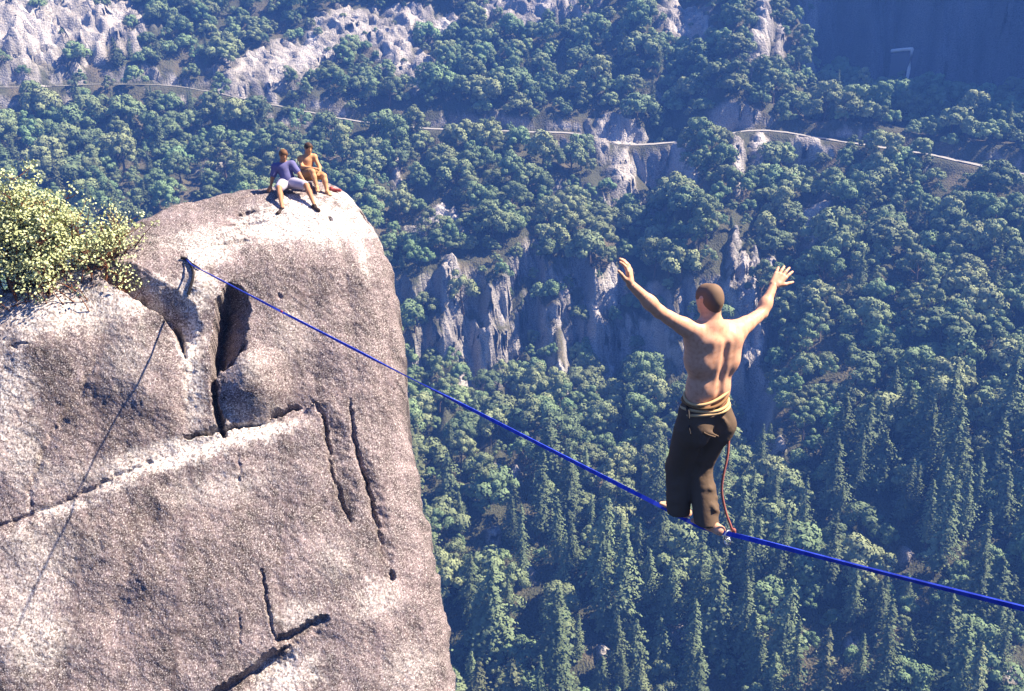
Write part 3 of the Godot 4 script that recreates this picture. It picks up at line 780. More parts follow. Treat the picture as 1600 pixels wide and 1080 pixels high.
func build_rock() -> void:
	rock_cols = int((RX1 - RX0) / RSTEP) + 1
	rock_rows = int((RB1 - RB0) / RSTEP) + 1
	rock.resize(rock_cols * rock_rows)
	# distance to the outline on a coarse grid
	var cs := 0.12
	var cc := int((RX1 - RX0) / cs) + 2
	var cr := int((RB1 - RB0) / cs) + 2
	var edge := PackedFloat32Array()
	edge.resize(cc * cr)
	var poly := PackedVector2Array(OUTLINE)
	for r in cr:
		for c in cc:
			var p := Vector2(RX0 + c * cs, RB0 + r * cs)
			var best := 1e9
			for k in poly.size():
				best = minf(best, seg(p, poly[k], poly[(k + 1) % poly.size()]).x)
			edge[r * cc + c] = best if Geometry2D.is_point_in_polygon(p, poly) else -best
	var swell := noise(31, 0.32, 3)
	var lump := noise(32, 1.3, 4)
	var grit := noise(33, 7.0, 3)
	var wob := noise(34, 1.6, 3)
	var jag := noise(37, 9.0, 2)
	for r in rock_rows:
		for c in rock_cols:
			var x := RX0 + c * RSTEP
			var y := RB0 + r * RSTEP
			var fx := (x - RX0) / cs
			var fy := (y - RB0) / cs
			var k := int(fy) * cc + int(fx)
			var e := lerpf(lerpf(edge[k], edge[k + 1], fx - int(fx)), lerpf(edge[k + cc], edge[k + cc + 1], fx - int(fx)), fy - int(fy))
			e += wob.get_noise_2d(x, y) * 0.09
			var w := rock_base(x, y) + swell.get_noise_2d(x, y) * 0.11 + lump.get_noise_2d(x, y) * 0.042 + grit.get_noise_2d(x, y) * 0.012
			if e < 1.5:
				w -= 0.42 * pow(clampf((1.5 - e) / 1.5, 0.0, 1.0), 2.2)
				if e < 0.3:
					w -= 0.35 * pow(clampf((0.3 - e) / 0.3, 0.0, 1.0), 2.0)
				if e < 0.0:
					w += e * 8.0
			rock[r * rock_cols + c] = w
	for o in BUMPS:
		for r in range(maxi(int((o[0].y - o[1].y - RB0) / RSTEP), 0), mini(int((o[0].y + o[1].y - RB0) / RSTEP) + 1, rock_rows)):
			for c in range(maxi(int((o[0].x - o[1].x - RX0) / RSTEP), 0), mini(int((o[0].x + o[1].x - RX0) / RSTEP) + 1, rock_cols)):
				var q: float = ((Vector2(RX0 + c * RSTEP, RB0 + r * RSTEP) - o[0]) / o[1]).length()
				if q < 1.0:
					rock[r * rock_cols + c] += o[2] * (1.0 - q * q) * (1.0 - q * q)
	for o in NOTCHES:
		var pts: Array = o[0]
		var lo := Vector2.INF
		var hi := -Vector2.INF
		var total := 0.0
		for k in pts.size():
			lo = lo.min(pts[k]); hi = hi.max(pts[k])
			if k: total += pts[k].distance_to(pts[k - 1])
		var reach := maxf(o[2], o[3]) + 0.06
		for r in range(maxi(int((lo.y - reach - RB0) / RSTEP), 0), mini(int((hi.y + reach - RB0) / RSTEP) + 1, rock_rows)):
			for c in range(maxi(int((lo.x - reach - RX0) / RSTEP), 0), mini(int((hi.x + reach - RX0) / RSTEP) + 1, rock_cols)):
				var p := Vector2(RX0 + c * RSTEP, RB0 + r * RSTEP)
				p += Vector2(wob.get_noise_2d(p.x * 2.2, p.y * 2.2), wob.get_noise_2d(p.x * 2.2 + 50.0, p.y * 2.2)) * 0.05
				p += Vector2(jag.get_noise_2d(p.x, p.y), jag.get_noise_2d(p.x + 70.0, p.y)) * minf(0.018, o[2] * 0.4)
				var best := 1e9
				var side := 1.0
				var place := 0.0
				var run := 0.0
				for k in pts.size() - 1:
					var s := seg(p, pts[k], pts[k + 1])
					var len: float = pts[k].distance_to(pts[k + 1])
					if s.x < best - 1e-5:
						best = s.x; side = s.z; place = run + s.y * len
					run += len
				var taper := 1.0
				if o[6]:
					taper = sqrt(clampf(sin(PI * clampf(place / total, 0.0, 1.0)) * 1.6, 0.0, 1.0))
					taper = clampf(taper, 0.02, 1.0)
				var width: float = (o[2] if side > 0.0 else o[3]) * (0.35 + 0.65 * taper)
				if best < width:
					rock[r * rock_cols + c] -= o[1] * taper * pow(1.0 - best / width, o[4] if side > 0.0 else o[5])
	var b := buf()
	var count := rock_cols * rock_rows
	b.v.resize(count); b.n.resize(count); b.c.resize(count)
	var tone := noise(35, 0.9, 4)
	var mott := noise(36, 5.0, 4)
	var streak := noise(38, 1.2, 3)
	var tint := PackedColorArray()
	tint.resize(count)
	for r in rock_rows:
		for c in rock_cols:
			var i := r * rock_cols + c
			var x := RX0 + c * RSTEP
			var y := RB0 + r * RSTEP
			b.v[i] = ANCHOR + FACE_A * x + FACE_B * y + FACE_N * rock[i]
			var t := tone.get_noise_2d(x, y * 0.8)
			var m := mott.get_noise_2d(x, y)
			var s := streak.get_noise_2d(x * 3.0 + y * 0.25, y * 0.3)
			var base := Color(0.182, 0.153, 0.165) * (1.0 + 0.6 * t + 0.5 * m + 0.4 * s)
			base.a = 1.0
			tint[i] = base
	for o in STAINS_AND_LIGHT:  # white ledge patches paint sunlight, darkest hollow patches paint shade, others are stains
		var to: Color = [Color(0.68, 0.665, 0.65), Color(0.125, 0.098, 0.094), Color(0.08, 0.067, 0.065), Color(0.175, 0.138, 0.15)][o[2]]
		for r in range(maxi(int((o[0].y - o[1].y * 1.5 - RB0) / RSTEP), 0), mini(int((o[0].y + o[1].y * 1.5 - RB0) / RSTEP) + 1, rock_rows)):
			for c in range(maxi(int((o[0].x - o[1].x * 1.5 - RX0) / RSTEP), 0), mini(int((o[0].x + o[1].x * 1.5 - RX0) / RSTEP) + 1, rock_cols)):
				var x := RX0 + c * RSTEP
				var y := RB0 + r * RSTEP
				var q: float = ((Vector2(x, y) - o[0]) / o[1]).length() + mott.get_noise_2d(x * 0.8 + 20.0, y * 0.8) * 0.6 + tone.get_noise_2d(x + 9.0, y) * 0.4
				var k: float = clampf((1.15 - q) * 1.3, 0.0, 1.0) * o[3] * clampf((0.85 if o[2] == 0 else 0.5) + mott.get_noise_2d(x * 3.0, y * 3.0 + 9.0) * 2.2, 0.0, 1.0)
				tint[r * rock_cols + c] = tint[r * rock_cols + c].lerp(to, minf(k, 1.0))
	for r in rock_rows:
		for c in rock_cols:
			var i := r * rock_cols + c
			var ax := rock[r * rock_cols + mini(c + 1, rock_cols - 1)] - rock[r * rock_cols + maxi(c - 1, 0)]
			var by := rock[mini(r + 1, rock_rows - 1) * rock_cols + c] - rock[maxi(r - 1, 0) * rock_cols + c]
			b.n[i] = (FACE_N - FACE_A * ax / (2.0 * RSTEP) - FACE_B * by / (2.0 * RSTEP)).normalized()
			b.c[i] = tint[i]
	for r in rock_rows - 1:
		for c in rock_cols - 1:
			var i := r * rock_cols + c
			b.i.append(i); b.i.append(i + rock_cols); b.i.append(i + 1)
			b.i.append(i + 1); b.i.append(i + rock_cols); b.i.append(i + rock_cols + 1)
	var o := part("granite_pinnacle", commit(b), M.granite)
	tag(o, "sunlit speckled granite pinnacle with cracked face and domed top", "", "", "structure")

func rock_point(x: float, b: float) -> Vector3:
	var c := clampi(int((x - RX0) / RSTEP), 0, rock_cols - 1)
	var r := clampi(int((b - RB0) / RSTEP), 0, rock_rows - 1)
	return ANCHOR + FACE_A * x + FACE_B * b + FACE_N * rock[r * rock_cols + c]

func on_rock(p: Vector3) -> Vector3:                 # the rock's surface straight above or below a place
	var q := p
	for k in 12:
		var l := q - ANCHOR
		var s := rock_point(l.dot(FACE_A), l.dot(FACE_B))
		q.y += (s - q).dot(FACE_N) / FACE_N.y * 0.7
	return q

# ------------------------------------------------------------------ shrub
const SHRUB := [Vector3(-9.098,-3.757,-15.337),Vector3(-8.672,-3.741,-15.418),Vector3(-8.359,-3.702,-15.509),Vector3(-7.997,-3.647,-15.633),Vector3(-7.59,-3.565,-15.807),Vector3(-9.501,-3.842,-15.198)]

func build_shrub() -> void:
	rng.seed = 41
	var where := on_rock(SHRUB[1])
	var o := thing("shrub", "sunlit yellow green shrub with reddish stems on the granite, far left", "shrub", where)
	var stems := buf()
	var leaves := buf()
	var tips := []
	for k in 60:
		var root: Vector3 = SHRUB[rng.randi() % SHRUB.size()]
		root = on_rock(root + Vector3(rng.randf_range(-0.3, 0.3), 0, rng.randf_range(-0.5, 0.2))) - where
		var right := clampf((root.x + 0.6) / 1.6, 0.0, 1.0)
		var tall := lerpf(2.45, 0.55, right) * rng.randf_range(0.6, 1.08)
		var lean := Vector3(rng.randf_range(-0.45, 0.5), 0, rng.randf_range(-0.35, 0.4)) * tall * 0.7
		var pts := [root - Vector3(0, 0.1, 0)]
		for s in 5:
			var t := (s + 1) / 5.0
			pts.append(root + lean * t * t + Vector3(rng.randf_range(-0.08, 0.08), tall * t * (1.0 - 0.15 * t), rng.randf_range(-0.08, 0.08)))
		tube(stems, pts, [0.03, 0.026, 0.02, 0.015, 0.011, 0.006], 5)
		for s in range(1, 6):
			for j in 3:
				var d := Vector3(rng.randfn(), 0.5 + rng.randf() * 0.8, rng.randfn()).normalized()
				var end: Vector3 = pts[s] + d * rng.randf_range(0.16, 0.46)
				tube(stems, [pts[s], (pts[s] + end) * 0.5 + Vector3(0, -0.02, 0), end], [0.009, 0.007, 0.004], 4)
				tips.append(end)
	for k in 110:                                    # low dry twigs and leaves round the roots
		var root: Vector3 = on_rock(SHRUB[rng.randi() % SHRUB.size()] + Vector3(rng.randf_range(-0.5, 0.4), 0, rng.randf_range(-0.5, 0.5))) - where
		var end := root + Vector3(rng.randfn() * 0.25, rng.randf_range(0.1, 0.5), rng.randfn() * 0.2 + 0.1)
		tube(stems, [root - Vector3(0, 0.05, 0), (root + end) * 0.5, end], [0.012, 0.009, 0.004], 4)
		if k % 3: tips.append(end)
	for t in tips:
		if rng.randf() < 0.12: continue
		var tone := rng.randf_range(0.75, 1.2)
		for j in (30 if t.x < 0.5 else 15):
			var d := Vector3(rng.randfn(), rng.randfn() * 0.75 + 0.2, rng.randfn())
			var p: Vector3 = t + d * 0.075
			var n := (d.normalized() + Vector3(rng.randfn(), rng.randfn() + 0.6, rng.randfn()) * 0.6).normalized()
			var v := tone * rng.randf_range(0.8, 1.2)
			leaf(leaves, p, n, n, rng.randf_range(0.018, 0.034), Color(v * 1.02, v, v * 0.9))
	part("stems", commit(stems), M.stem, o)
	tag(part("foliage", commit(leaves), M.shrub_leaf, o), "", "", "", "stuff")

# ------------------------------------------------------------------ people
const WALKER := {"crown": Vector3(-0.062,1.698,0), "head": Vector3(-0.057,1.631,0), "jaw": Vector3(-0.061,1.538,-0.03), "nape": Vector3(-0.048,1.532,0.01), "neck": Vector3(-0.039,1.457,0.03), "chest_l": Vector3(-0.103,1.377,0.05), "chest_r": Vector3(0.085,1.359,-0.05), "rib_l": Vector3(-0.094,1.243,0.05), "rib_r": Vector3(0.074,1.22,-0.045), "waist_l": Vector3(-0.072,1.042,0.03), "waist_r": Vector3(0.03,1.024,-0.03), "hip_l": Vector3(-0.11,0.824,0.04), "hip_r": Vector3(0.056,0.796,-0.05), "sh_l": Vector3(-0.154,1.438,0.08), "el_l": Vector3(-0.401,1.598,0.17), "wr_l": Vector3(-0.593,1.786,0.22), "sh_r": Vector3(0.17,1.4,-0.1), "el_r": Vector3(0.372,1.455,-0.29), "wr_r": Vector3(0.476,1.618,-0.42), "thigh_l": Vector3(-0.129,0.742,0.03), "kn_l": Vector3(-0.153,0.397,-0.12), "an_l": Vector3(-0.141,0.07,-0.08), "thigh_r": Vector3(0.059,0.711,-0.04), "kn_r": Vector3(-0.011,0.407,-0.12), "an_r": Vector3(0.058,0.061,0.08)}

func skin_mesh(list: Array) -> ArrayMesh:            # [bones, cell] groups in one mesh
	var b := buf()
	for g in list: nets(b, g[0], g[1])
	return commit(b, false)

func head_bones(c: Vector3, f: Vector3, u: Vector3, k := 1.0) -> Array:
	var r := f.cross(u).normalized()
	return [
		bone(c - f * 0.028 * k + u * 0.022 * k, c + f * 0.03 * k + u * 0.018 * k, 0.0735 * k, 0.069 * k, 0.02, u, 1.2),
		bone(c - f * 0.035 * k - u * 0.01 * k, c - f * 0.028 * k - u * 0.085 * k, 0.064 * k, 0.056 * k, 0.03),
		bone(c + f * 0.03 * k - u * 0.035 * k, c + f * 0.055 * k - u * 0.075 * k, 0.058 * k, 0.036 * k, 0.03),
		bone(c + f * 0.01 * k - u * 0.045 * k + r * 0.028 * k, c + f * 0.05 * k - u * 0.08 * k, 0.042 * k, 0.026 * k, 0.02),
		bone(c + f * 0.01 * k - u * 0.045 * k - r * 0.028 * k, c + f * 0.05 * k - u * 0.08 * k, 0.042 * k, 0.026 * k, 0.02),
		bone(c + f * 0.092 * k + u * 0.01 * k, c + f * 0.112 * k - u * 0.024 * k, 0.009 * k, 0.014 * k, 0.012),
		bone(c + f * 0.085 * k + u * 0.022 * k - r * 0.03 * k, c + f * 0.085 * k + u * 0.022 * k + r * 0.03 * k, 0.012 * k, 0.012 * k, 0.012),
		bone(c + f * 0.094 * k + r * 0.03 * k + u * 0.006 * k, c + f * 0.094 * k + r * 0.036 * k + u * 0.006 * k, 0.010 * k, 0.010 * k, 0.012, Vector3.ZERO, 1.0, true),
		bone(c + f * 0.094 * k - r * 0.03 * k + u * 0.006 * k, c + f * 0.094 * k - r * 0.036 * k + u * 0.006 * k, 0.010 * k, 0.010 * k, 0.012, Vector3.ZERO, 1.0, true),
		bone(c + f * 0.088 * k - u * 0.05 * k + r * 0.018 * k, c + f * 0.088 * k - u * 0.05 * k - r * 0.018 * k, 0.010 * k, 0.010 * k, 0.008),
		bone(c + r * 0.074 * k + u * 0.018 * k - f * 0.005 * k, c + r * 0.072 * k - u * 0.022 * k, 0.011 * k, 0.008 * k, 0.006, f, 1.7),
		bone(c - r * 0.074 * k + u * 0.018 * k - f * 0.005 * k, c - r * 0.072 * k - u * 0.022 * k, 0.011 * k, 0.008 * k, 0.006, f, 1.7),
	]

func build_walker() -> void:
	var J := WALKER
	var o := thing("person", "shirtless person in dark trousers balancing on the blue line, arms raised", "person", FEET)
	var U := Vector3.UP
	var F := Vector3(-0.5, 0, -0.866)
	var R := Vector3(0.866, 0, -0.5)
	var line := TO_ANCHOR.normalized()
	var body := []
	var nape: Vector3 = J.nape
	body += [bone(J.neck - U * 0.02, J.head - U * 0.02 - F * 0.01, 0.062, 0.058, 0.03)]
	# torso: two columns of bones side by side, deeper at the chest
	for s in ["l", "r"]:
		body += [bone(J["chest_" + s], J["rib_" + s], 0.093, 0.088, 0.05), bone(J["rib_" + s], J["waist_" + s], 0.088, 0.08, 0.05), bone(J["waist_" + s], J["hip_" + s], 0.082, 0.09, 0.05)]
	body += [bone(J.chest_l, J.chest_r, 0.1, 0.1, 0.05), bone(J.rib_l, J.rib_r, 0.095, 0.095, 0.05), bone(J.waist_l, J.waist_r, 0.086, 0.086, 0.05), bone(J.hip_l, J.hip_r, 0.092, 0.092, 0.05)]
	# neck to shoulders, shoulder blades, lats, muscles along the spine
	body += [bone(J.neck + U * 0.01, J.sh_l - R * -0.02, 0.045, 0.043, 0.05), bone(J.neck + U * 0.01, J.sh_r - R * 0.02, 0.045, 0.043, 0.05), bone(J.neck, (J.chest_l + J.chest_r) * 0.5, 0.07, 0.07, 0.05)]
	var mid: Vector3 = (J.chest_l + J.chest_r) * 0.5
	body += [bone(mid - F * 0.075 - R * 0.085 + U * 0.02, mid - F * 0.07 - R * 0.075 - U * 0.09, 0.034, 0.03, 0.04), bone(mid - F * 0.075 + R * 0.085 + U * 0.02, mid - F * 0.07 + R * 0.075 - U * 0.09, 0.034, 0.03, 0.04)]
	body += [bone(J.sh_l - U * 0.055 + R * 0.015, J.rib_l - R * 0.022 - F * 0.02, 0.046, 0.05, 0.05), bone(J.sh_r - U * 0.055 - R * 0.015, J.rib_r + R * 0.018 - F * 0.02, 0.046, 0.05, 0.05)]
	var low: Vector3 = (J.waist_l + J.waist_r) * 0.5
	body += [bone(mid - F * 0.085 - R * 0.035, low - F * 0.062 - R * 0.036, 0.03, 0.034, 0.03), bone(mid - F * 0.085 + R * 0.035, low - F * 0.062 + R * 0.036, 0.03, 0.034, 0.03)]
	body += [bone(mid + U * 0.03 - F * 0.136, low - F * 0.118 - U * 0.08, 0.010, 0.013, 0.04, Vector3.ZERO, 1.0, true)]
	# arms
	for s in ["l", "r"]:
		var sh: Vector3 = J["sh_" + s]
		var el: Vector3 = J["el_" + s]
		var wr: Vector3 = J["wr_" + s]
		body += [bone(sh, sh.lerp(el, 0.3), 0.056, 0.049, 0.05), bone(sh, el, 0.048, 0.037, 0.04), bone(sh.lerp(el, 0.25) - U * 0.012, sh.lerp(el, 0.75) - U * 0.006, 0.04, 0.036, 0.03),
			bone(el, el.lerp(wr, 0.35), 0.037, 0.041, 0.03), bone(el.lerp(wr, 0.3), wr, 0.041, 0.027, 0.03)]
	# legs, mostly under the trousers
	for s in ["l", "r"]:
		body += [bone(J["thigh_" + s], J["kn_" + s], 0.085, 0.055, 0.03), bone(J["kn_" + s], J["an_" + s], 0.052, 0.035, 0.03)]
	var feet := foot(J.an_l, line * 0.135 + U * 0.038, line * 0.375 + U * 0.026) + foot(J.an_r, line * -0.175 + U * 0.045, line * 0.065 + U * 0.03)
	var hl := hand(J.wr_l, Vector3(-0.14, 0.97, 0.05).normalized(), Vector3(-0.93, -0.1, -0.35), 1.0, 0.6, 0.3, 1.06)
	var hr := hand(J.wr_r, Vector3(0.58, 0.62, -0.45).normalized(), Vector3(0.4, -0.25, -0.85), -1.0, 0.2, 0.8, 1.1)
	part("body", skin_mesh([[body + head_bones(J.head, F, U, 0.94), 0.0105], [hl, 0.004], [hr, 0.004], [feet, 0.006]]), M.skin, o)
	# cropped hair: a cap over the skull
	var c: Vector3 = J.head
	var cap := [bone(c - F * 0.029 + U * 0.0225, c + F * 0.03 + U * 0.019, 0.0708, 0.0665, 0.02, U, 1.205), bone(c - F * 0.036 - U * 0.01, c - F * 0.031 - U * 0.07, 0.0615, 0.055, 0.03), bone(c + F * 0.14 - U * 0.02, c + F * 0.10 - U * 0.2, 0.085, 0.13, 0.01, Vector3.ZERO, 1.0, true), bone(c - U * 0.24 - F * 0.12, c - U * 0.16 + F * 0.1, 0.125, 0.14, 0.01, Vector3.ZERO, 1.0, true)]
	part("hair", skin_mesh([[cap, 0.006]]), M.buzz, o)
	# trousers
	var t := []
	t += [bone(J.hip_l + U * 0.005, J.hip_r + U * 0.005, 0.103, 0.103, 0.04), bone(J.hip_l + U * 0.06, J.hip_r + U * 0.06, 0.097, 0.097, 0.04)]
	t += [bone(J.hip_l - F * 0.035 - U * 0.05, J.hip_l - F * 0.03 - U * 0.1, 0.095, 0.092, 0.04), bone(J.hip_r - F * 0.04 - U * 0.04 + R * 0.025, J.hip_r - F * 0.03 - U * 0.09 + R * 0.015, 0.097, 0.09, 0.04)]
	t += [bone(J.thigh_l, J.kn_l, 0.106, 0.088, 0.04), bone(J.thigh_r, J.kn_r, 0.1, 0.084, 0.04)]
	t += [bone(J.kn_l, J.an_l - U * 0.06, 0.09, 0.08, 0.03), bone(J.kn_r, J.an_r - U * 0.08 - R * 0.03, 0.083, 0.084, 0.03)]
	t += [bone(J.an_l - U * 0.34, J.an_l - U * 0.35, 0.34, 0.34, 0.008, Vector3.ZERO, 1.0, true), bone(J.an_r - U * 0.335 - R * 0.03, J.an_r - U * 0.35 - R * 0.03, 0.34, 0.34, 0.008, Vector3.ZERO, 1.0, true)]
	# folds and creases
	rng.seed = 9
	for s in ["l", "r"]:
		for k in 14:
			var q: Vector3 = J["kn_" + s].lerp(J["thigh_" + s] if k < 6 else J["an_" + s], [0.05, 0.12, 0.2, 0.35, 0.5, 0.7, 0.08, 0.18, 0.3, 0.4, 0.48, 0.56, 0.64, 0.74][k])
			var a := rng.randf() * TAU
			var rr := 0.068
			var d1 := Vector3(cos(a), rng.randf_range(-0.5, 0.1), sin(a)) * rr
			var d2 := Vector3(cos(a + 1.3), rng.randf_range(-0.1, 0.6), sin(a + 1.3)) * rr
			t.append(bone(q + d1, q + d2, 0.012, 0.008, 0.035))
	var seat: Vector3 = (J.hip_l + J.hip_r) * 0.5 - F * 0.118
	t += [bone(seat + U * 0.06, seat - U * 0.12 + R * 0.01, 0.012, 0.016, 0.03, Vector3.ZERO, 1.0, true), bone(seat - R * 0.09 - U * 0.03, seat + R * 0.02 - U * 0.09, 0.012, 0.008, 0.02), bone(seat + R * 0.05 + U * 0.03, seat + R * 0.12 - U * 0.07, 0.012, 0.01, 0.02)]
	var pants := part("trousers", skin_mesh([[t, 0.0105]]), M.trousers, o)
	var fl := buf()
	var pk: Vector3 = seat - R * 0.075 - U * 0.045 - F * 0.012
	tube(fl, spline([pk - R * 0.05 + U * 0.02, pk - U * 0.01, pk + R * 0.055 - U * 0.035], 4), 0.006, 6)
	part("pocket_edge", commit(fl), M.trousers, pants)
	# the waist: coils of tan rope used as a harness
	var waist: Vector3 = ((J.waist_l + J.waist_r) * 0.5).lerp((J.hip_l + J.hip_r) * 0.5, 0.42)
	var harness := thing("rope_harness", "tan rope coils tied as a harness round the walker's waist", "harness", FEET + waist)
	for k in 4:
		var cb := buf()
		var pts := []
		for i in 33:
			var a := TAU * i / 32.0
			var rr: float = 1.0 + 0.03 * sin(a * 3.0 + k * 2.0)
			pts.append(R * cos(a) * (0.160 + 0.004 * k) * rr - F * sin(a) * (0.118 + 0.004 * k) * rr + U * ([0.05, 0.022, -0.012, -0.042][k] - 0.022 * cos(a) * -1.0 + 0.012 * sin(a * 2.0 + k)) - R * 0.012)
		tube(cb, pts, 0.0105, 7)
		part("rope_coil", commit(cb), M.rope if k != 1 else M.rope_dark, harness)
	var tail := buf()
	tube(tail, spline([-R * 0.16 - U * 0.02 + F * 0.02, -R * 0.2 - F * 0.05 - U * 0.02, -R * 0.235 - F * 0.1 - U * 0.045], 4), [0.02, 0.02, 0.019, 0.018, 0.016, 0.016, 0.014, 0.012, 0.006], 7, Color.WHITE, 0.5)
	part("rope_tail", commit(tail), M.black_strap, harness)
	var tail2 := buf()
	tube(tail2, spline([-R * 0.15 - U * 0.09, -R * 0.2 - F * 0.07 - U * 0.13, -R * 0.23 - F * 0.12 - U * 0.15], 4), 0.007, 6, Color.WHITE, 0.6)
	part("rope_tail", commit(tail2), M.black_strap, harness)

const SITTER_A := {"head": Vector3(-0.034,0.668,-0.02), "jaw": Vector3(0.016,0.592,0.04), "neck": Vector3(-0.069,0.502,-0.05), "sh_l": Vector3(-0.229,0.425,0), "sh_r": Vector3(0.12,0.473,-0.06), "chest": Vector3(-0.054,0.351,-0.05), "belly": Vector3(0.01,0.19,-0.02), "hip_l": Vector3(-0.078,0.069,0), "hip_r": Vector3(0.065,0.09,-0.05), "el_l": Vector3(-0.289,0.213,0.05), "wr_l": Vector3(-0.337,0.038,0.08), "hand_l": Vector3(-0.364,-0.014,0.1), "el_r": Vector3(0.278,0.291,0.02), "wr_r": Vector3(0.4,0.139,0.12), "hand_r": Vector3(0.444,0.088,0.15), "kn_l": Vector3(-0.036,0.046,0.55), "an_l": Vector3(0.111,-0.305,0.98), "toe_l": Vector3(0.056,-0.384,1.15), "kn_r": Vector3(0.526,0.087,0.45), "an_r": Vector3(0.736,-0.269,0.78), "toe_r": Vector3(0.853,-0.368,0.92)}
const SITTER_B := {"head": Vector3(0.071,0.639,-0.02), "jaw": Vector3(0.118,0.561,0.03), "neck": Vector3(0.041,0.485,-0.04), "sh_l": Vector3(-0.125,0.42,0), "sh_r": Vector3(0.176,0.455,-0.06), "chest": Vector3(0.016,0.346,-0.04), "belly": Vector3(0.009,0.18,-0.02), "hip_l": Vector3(-0.066,0.07,0), "hip_r": Vector3(0.08,0.078,-0.05), "el_l": Vector3(-0.067,0.252,0.12), "wr_l": Vector3(0.202,0.24,0.26), "hand_l": Vector3(0.281,0.244,0.3), "el_r": Vector3(0.291,0.241,0.02), "wr_r": Vector3(0.338,0.164,0.2), "hand_r": Vector3(0.335,0.143,0.26), "kn_l": Vector3(0.206,0.182,0.36), "an_l": Vector3(0.3,-0.152,0.45), "toe_l": Vector3(0.346,-0.22,0.56), "kn_r": Vector3(0.438,0.078,0.3), "an_r": Vector3(0.511,-0.239,0.42), "toe_r": Vector3(0.606,-0.311,0.5)}

func sitter_bones(J: Dictionary, F: Vector3, lean: Vector3) -> Array:
	var U: Vector3 = (J.head - J.neck).normalized()
	var body := [bone(J.neck, J.head - U * 0.05, 0.056, 0.052, 0.03), bone(J.chest + U * 0.03, J.belly, 0.118, 0.10, 0.06, lean, 1.15), bone(J.belly, (J.hip_l + J.hip_r) * 0.5, 0.10, 0.115, 0.06), bone(J.sh_l, J.sh_r, 0.06, 0.06, 0.05),
		bone(J.neck, J.sh_l, 0.05, 0.055, 0.04), bone(J.neck, J.sh_r, 0.05, 0.055, 0.04)]
	for s in ["l", "r"]:
		body += [bone(J["sh_" + s], J["el_" + s], 0.052, 0.04, 0.03), bone(J["el_" + s], J["wr_" + s], 0.042, 0.028, 0.03),
			bone(J["hip_" + s], J["kn_" + s], 0.095, 0.06, 0.04), bone(J["kn_" + s], J["kn_" + s].lerp(J["an_" + s], 0.35), 0.058, 0.058, 0.03), bone(J["kn_" + s].lerp(J["an_" + s], 0.3), J["an_" + s], 0.058, 0.036, 0.03)]
	return body + head_bones(J.head, F, U, 1.05)

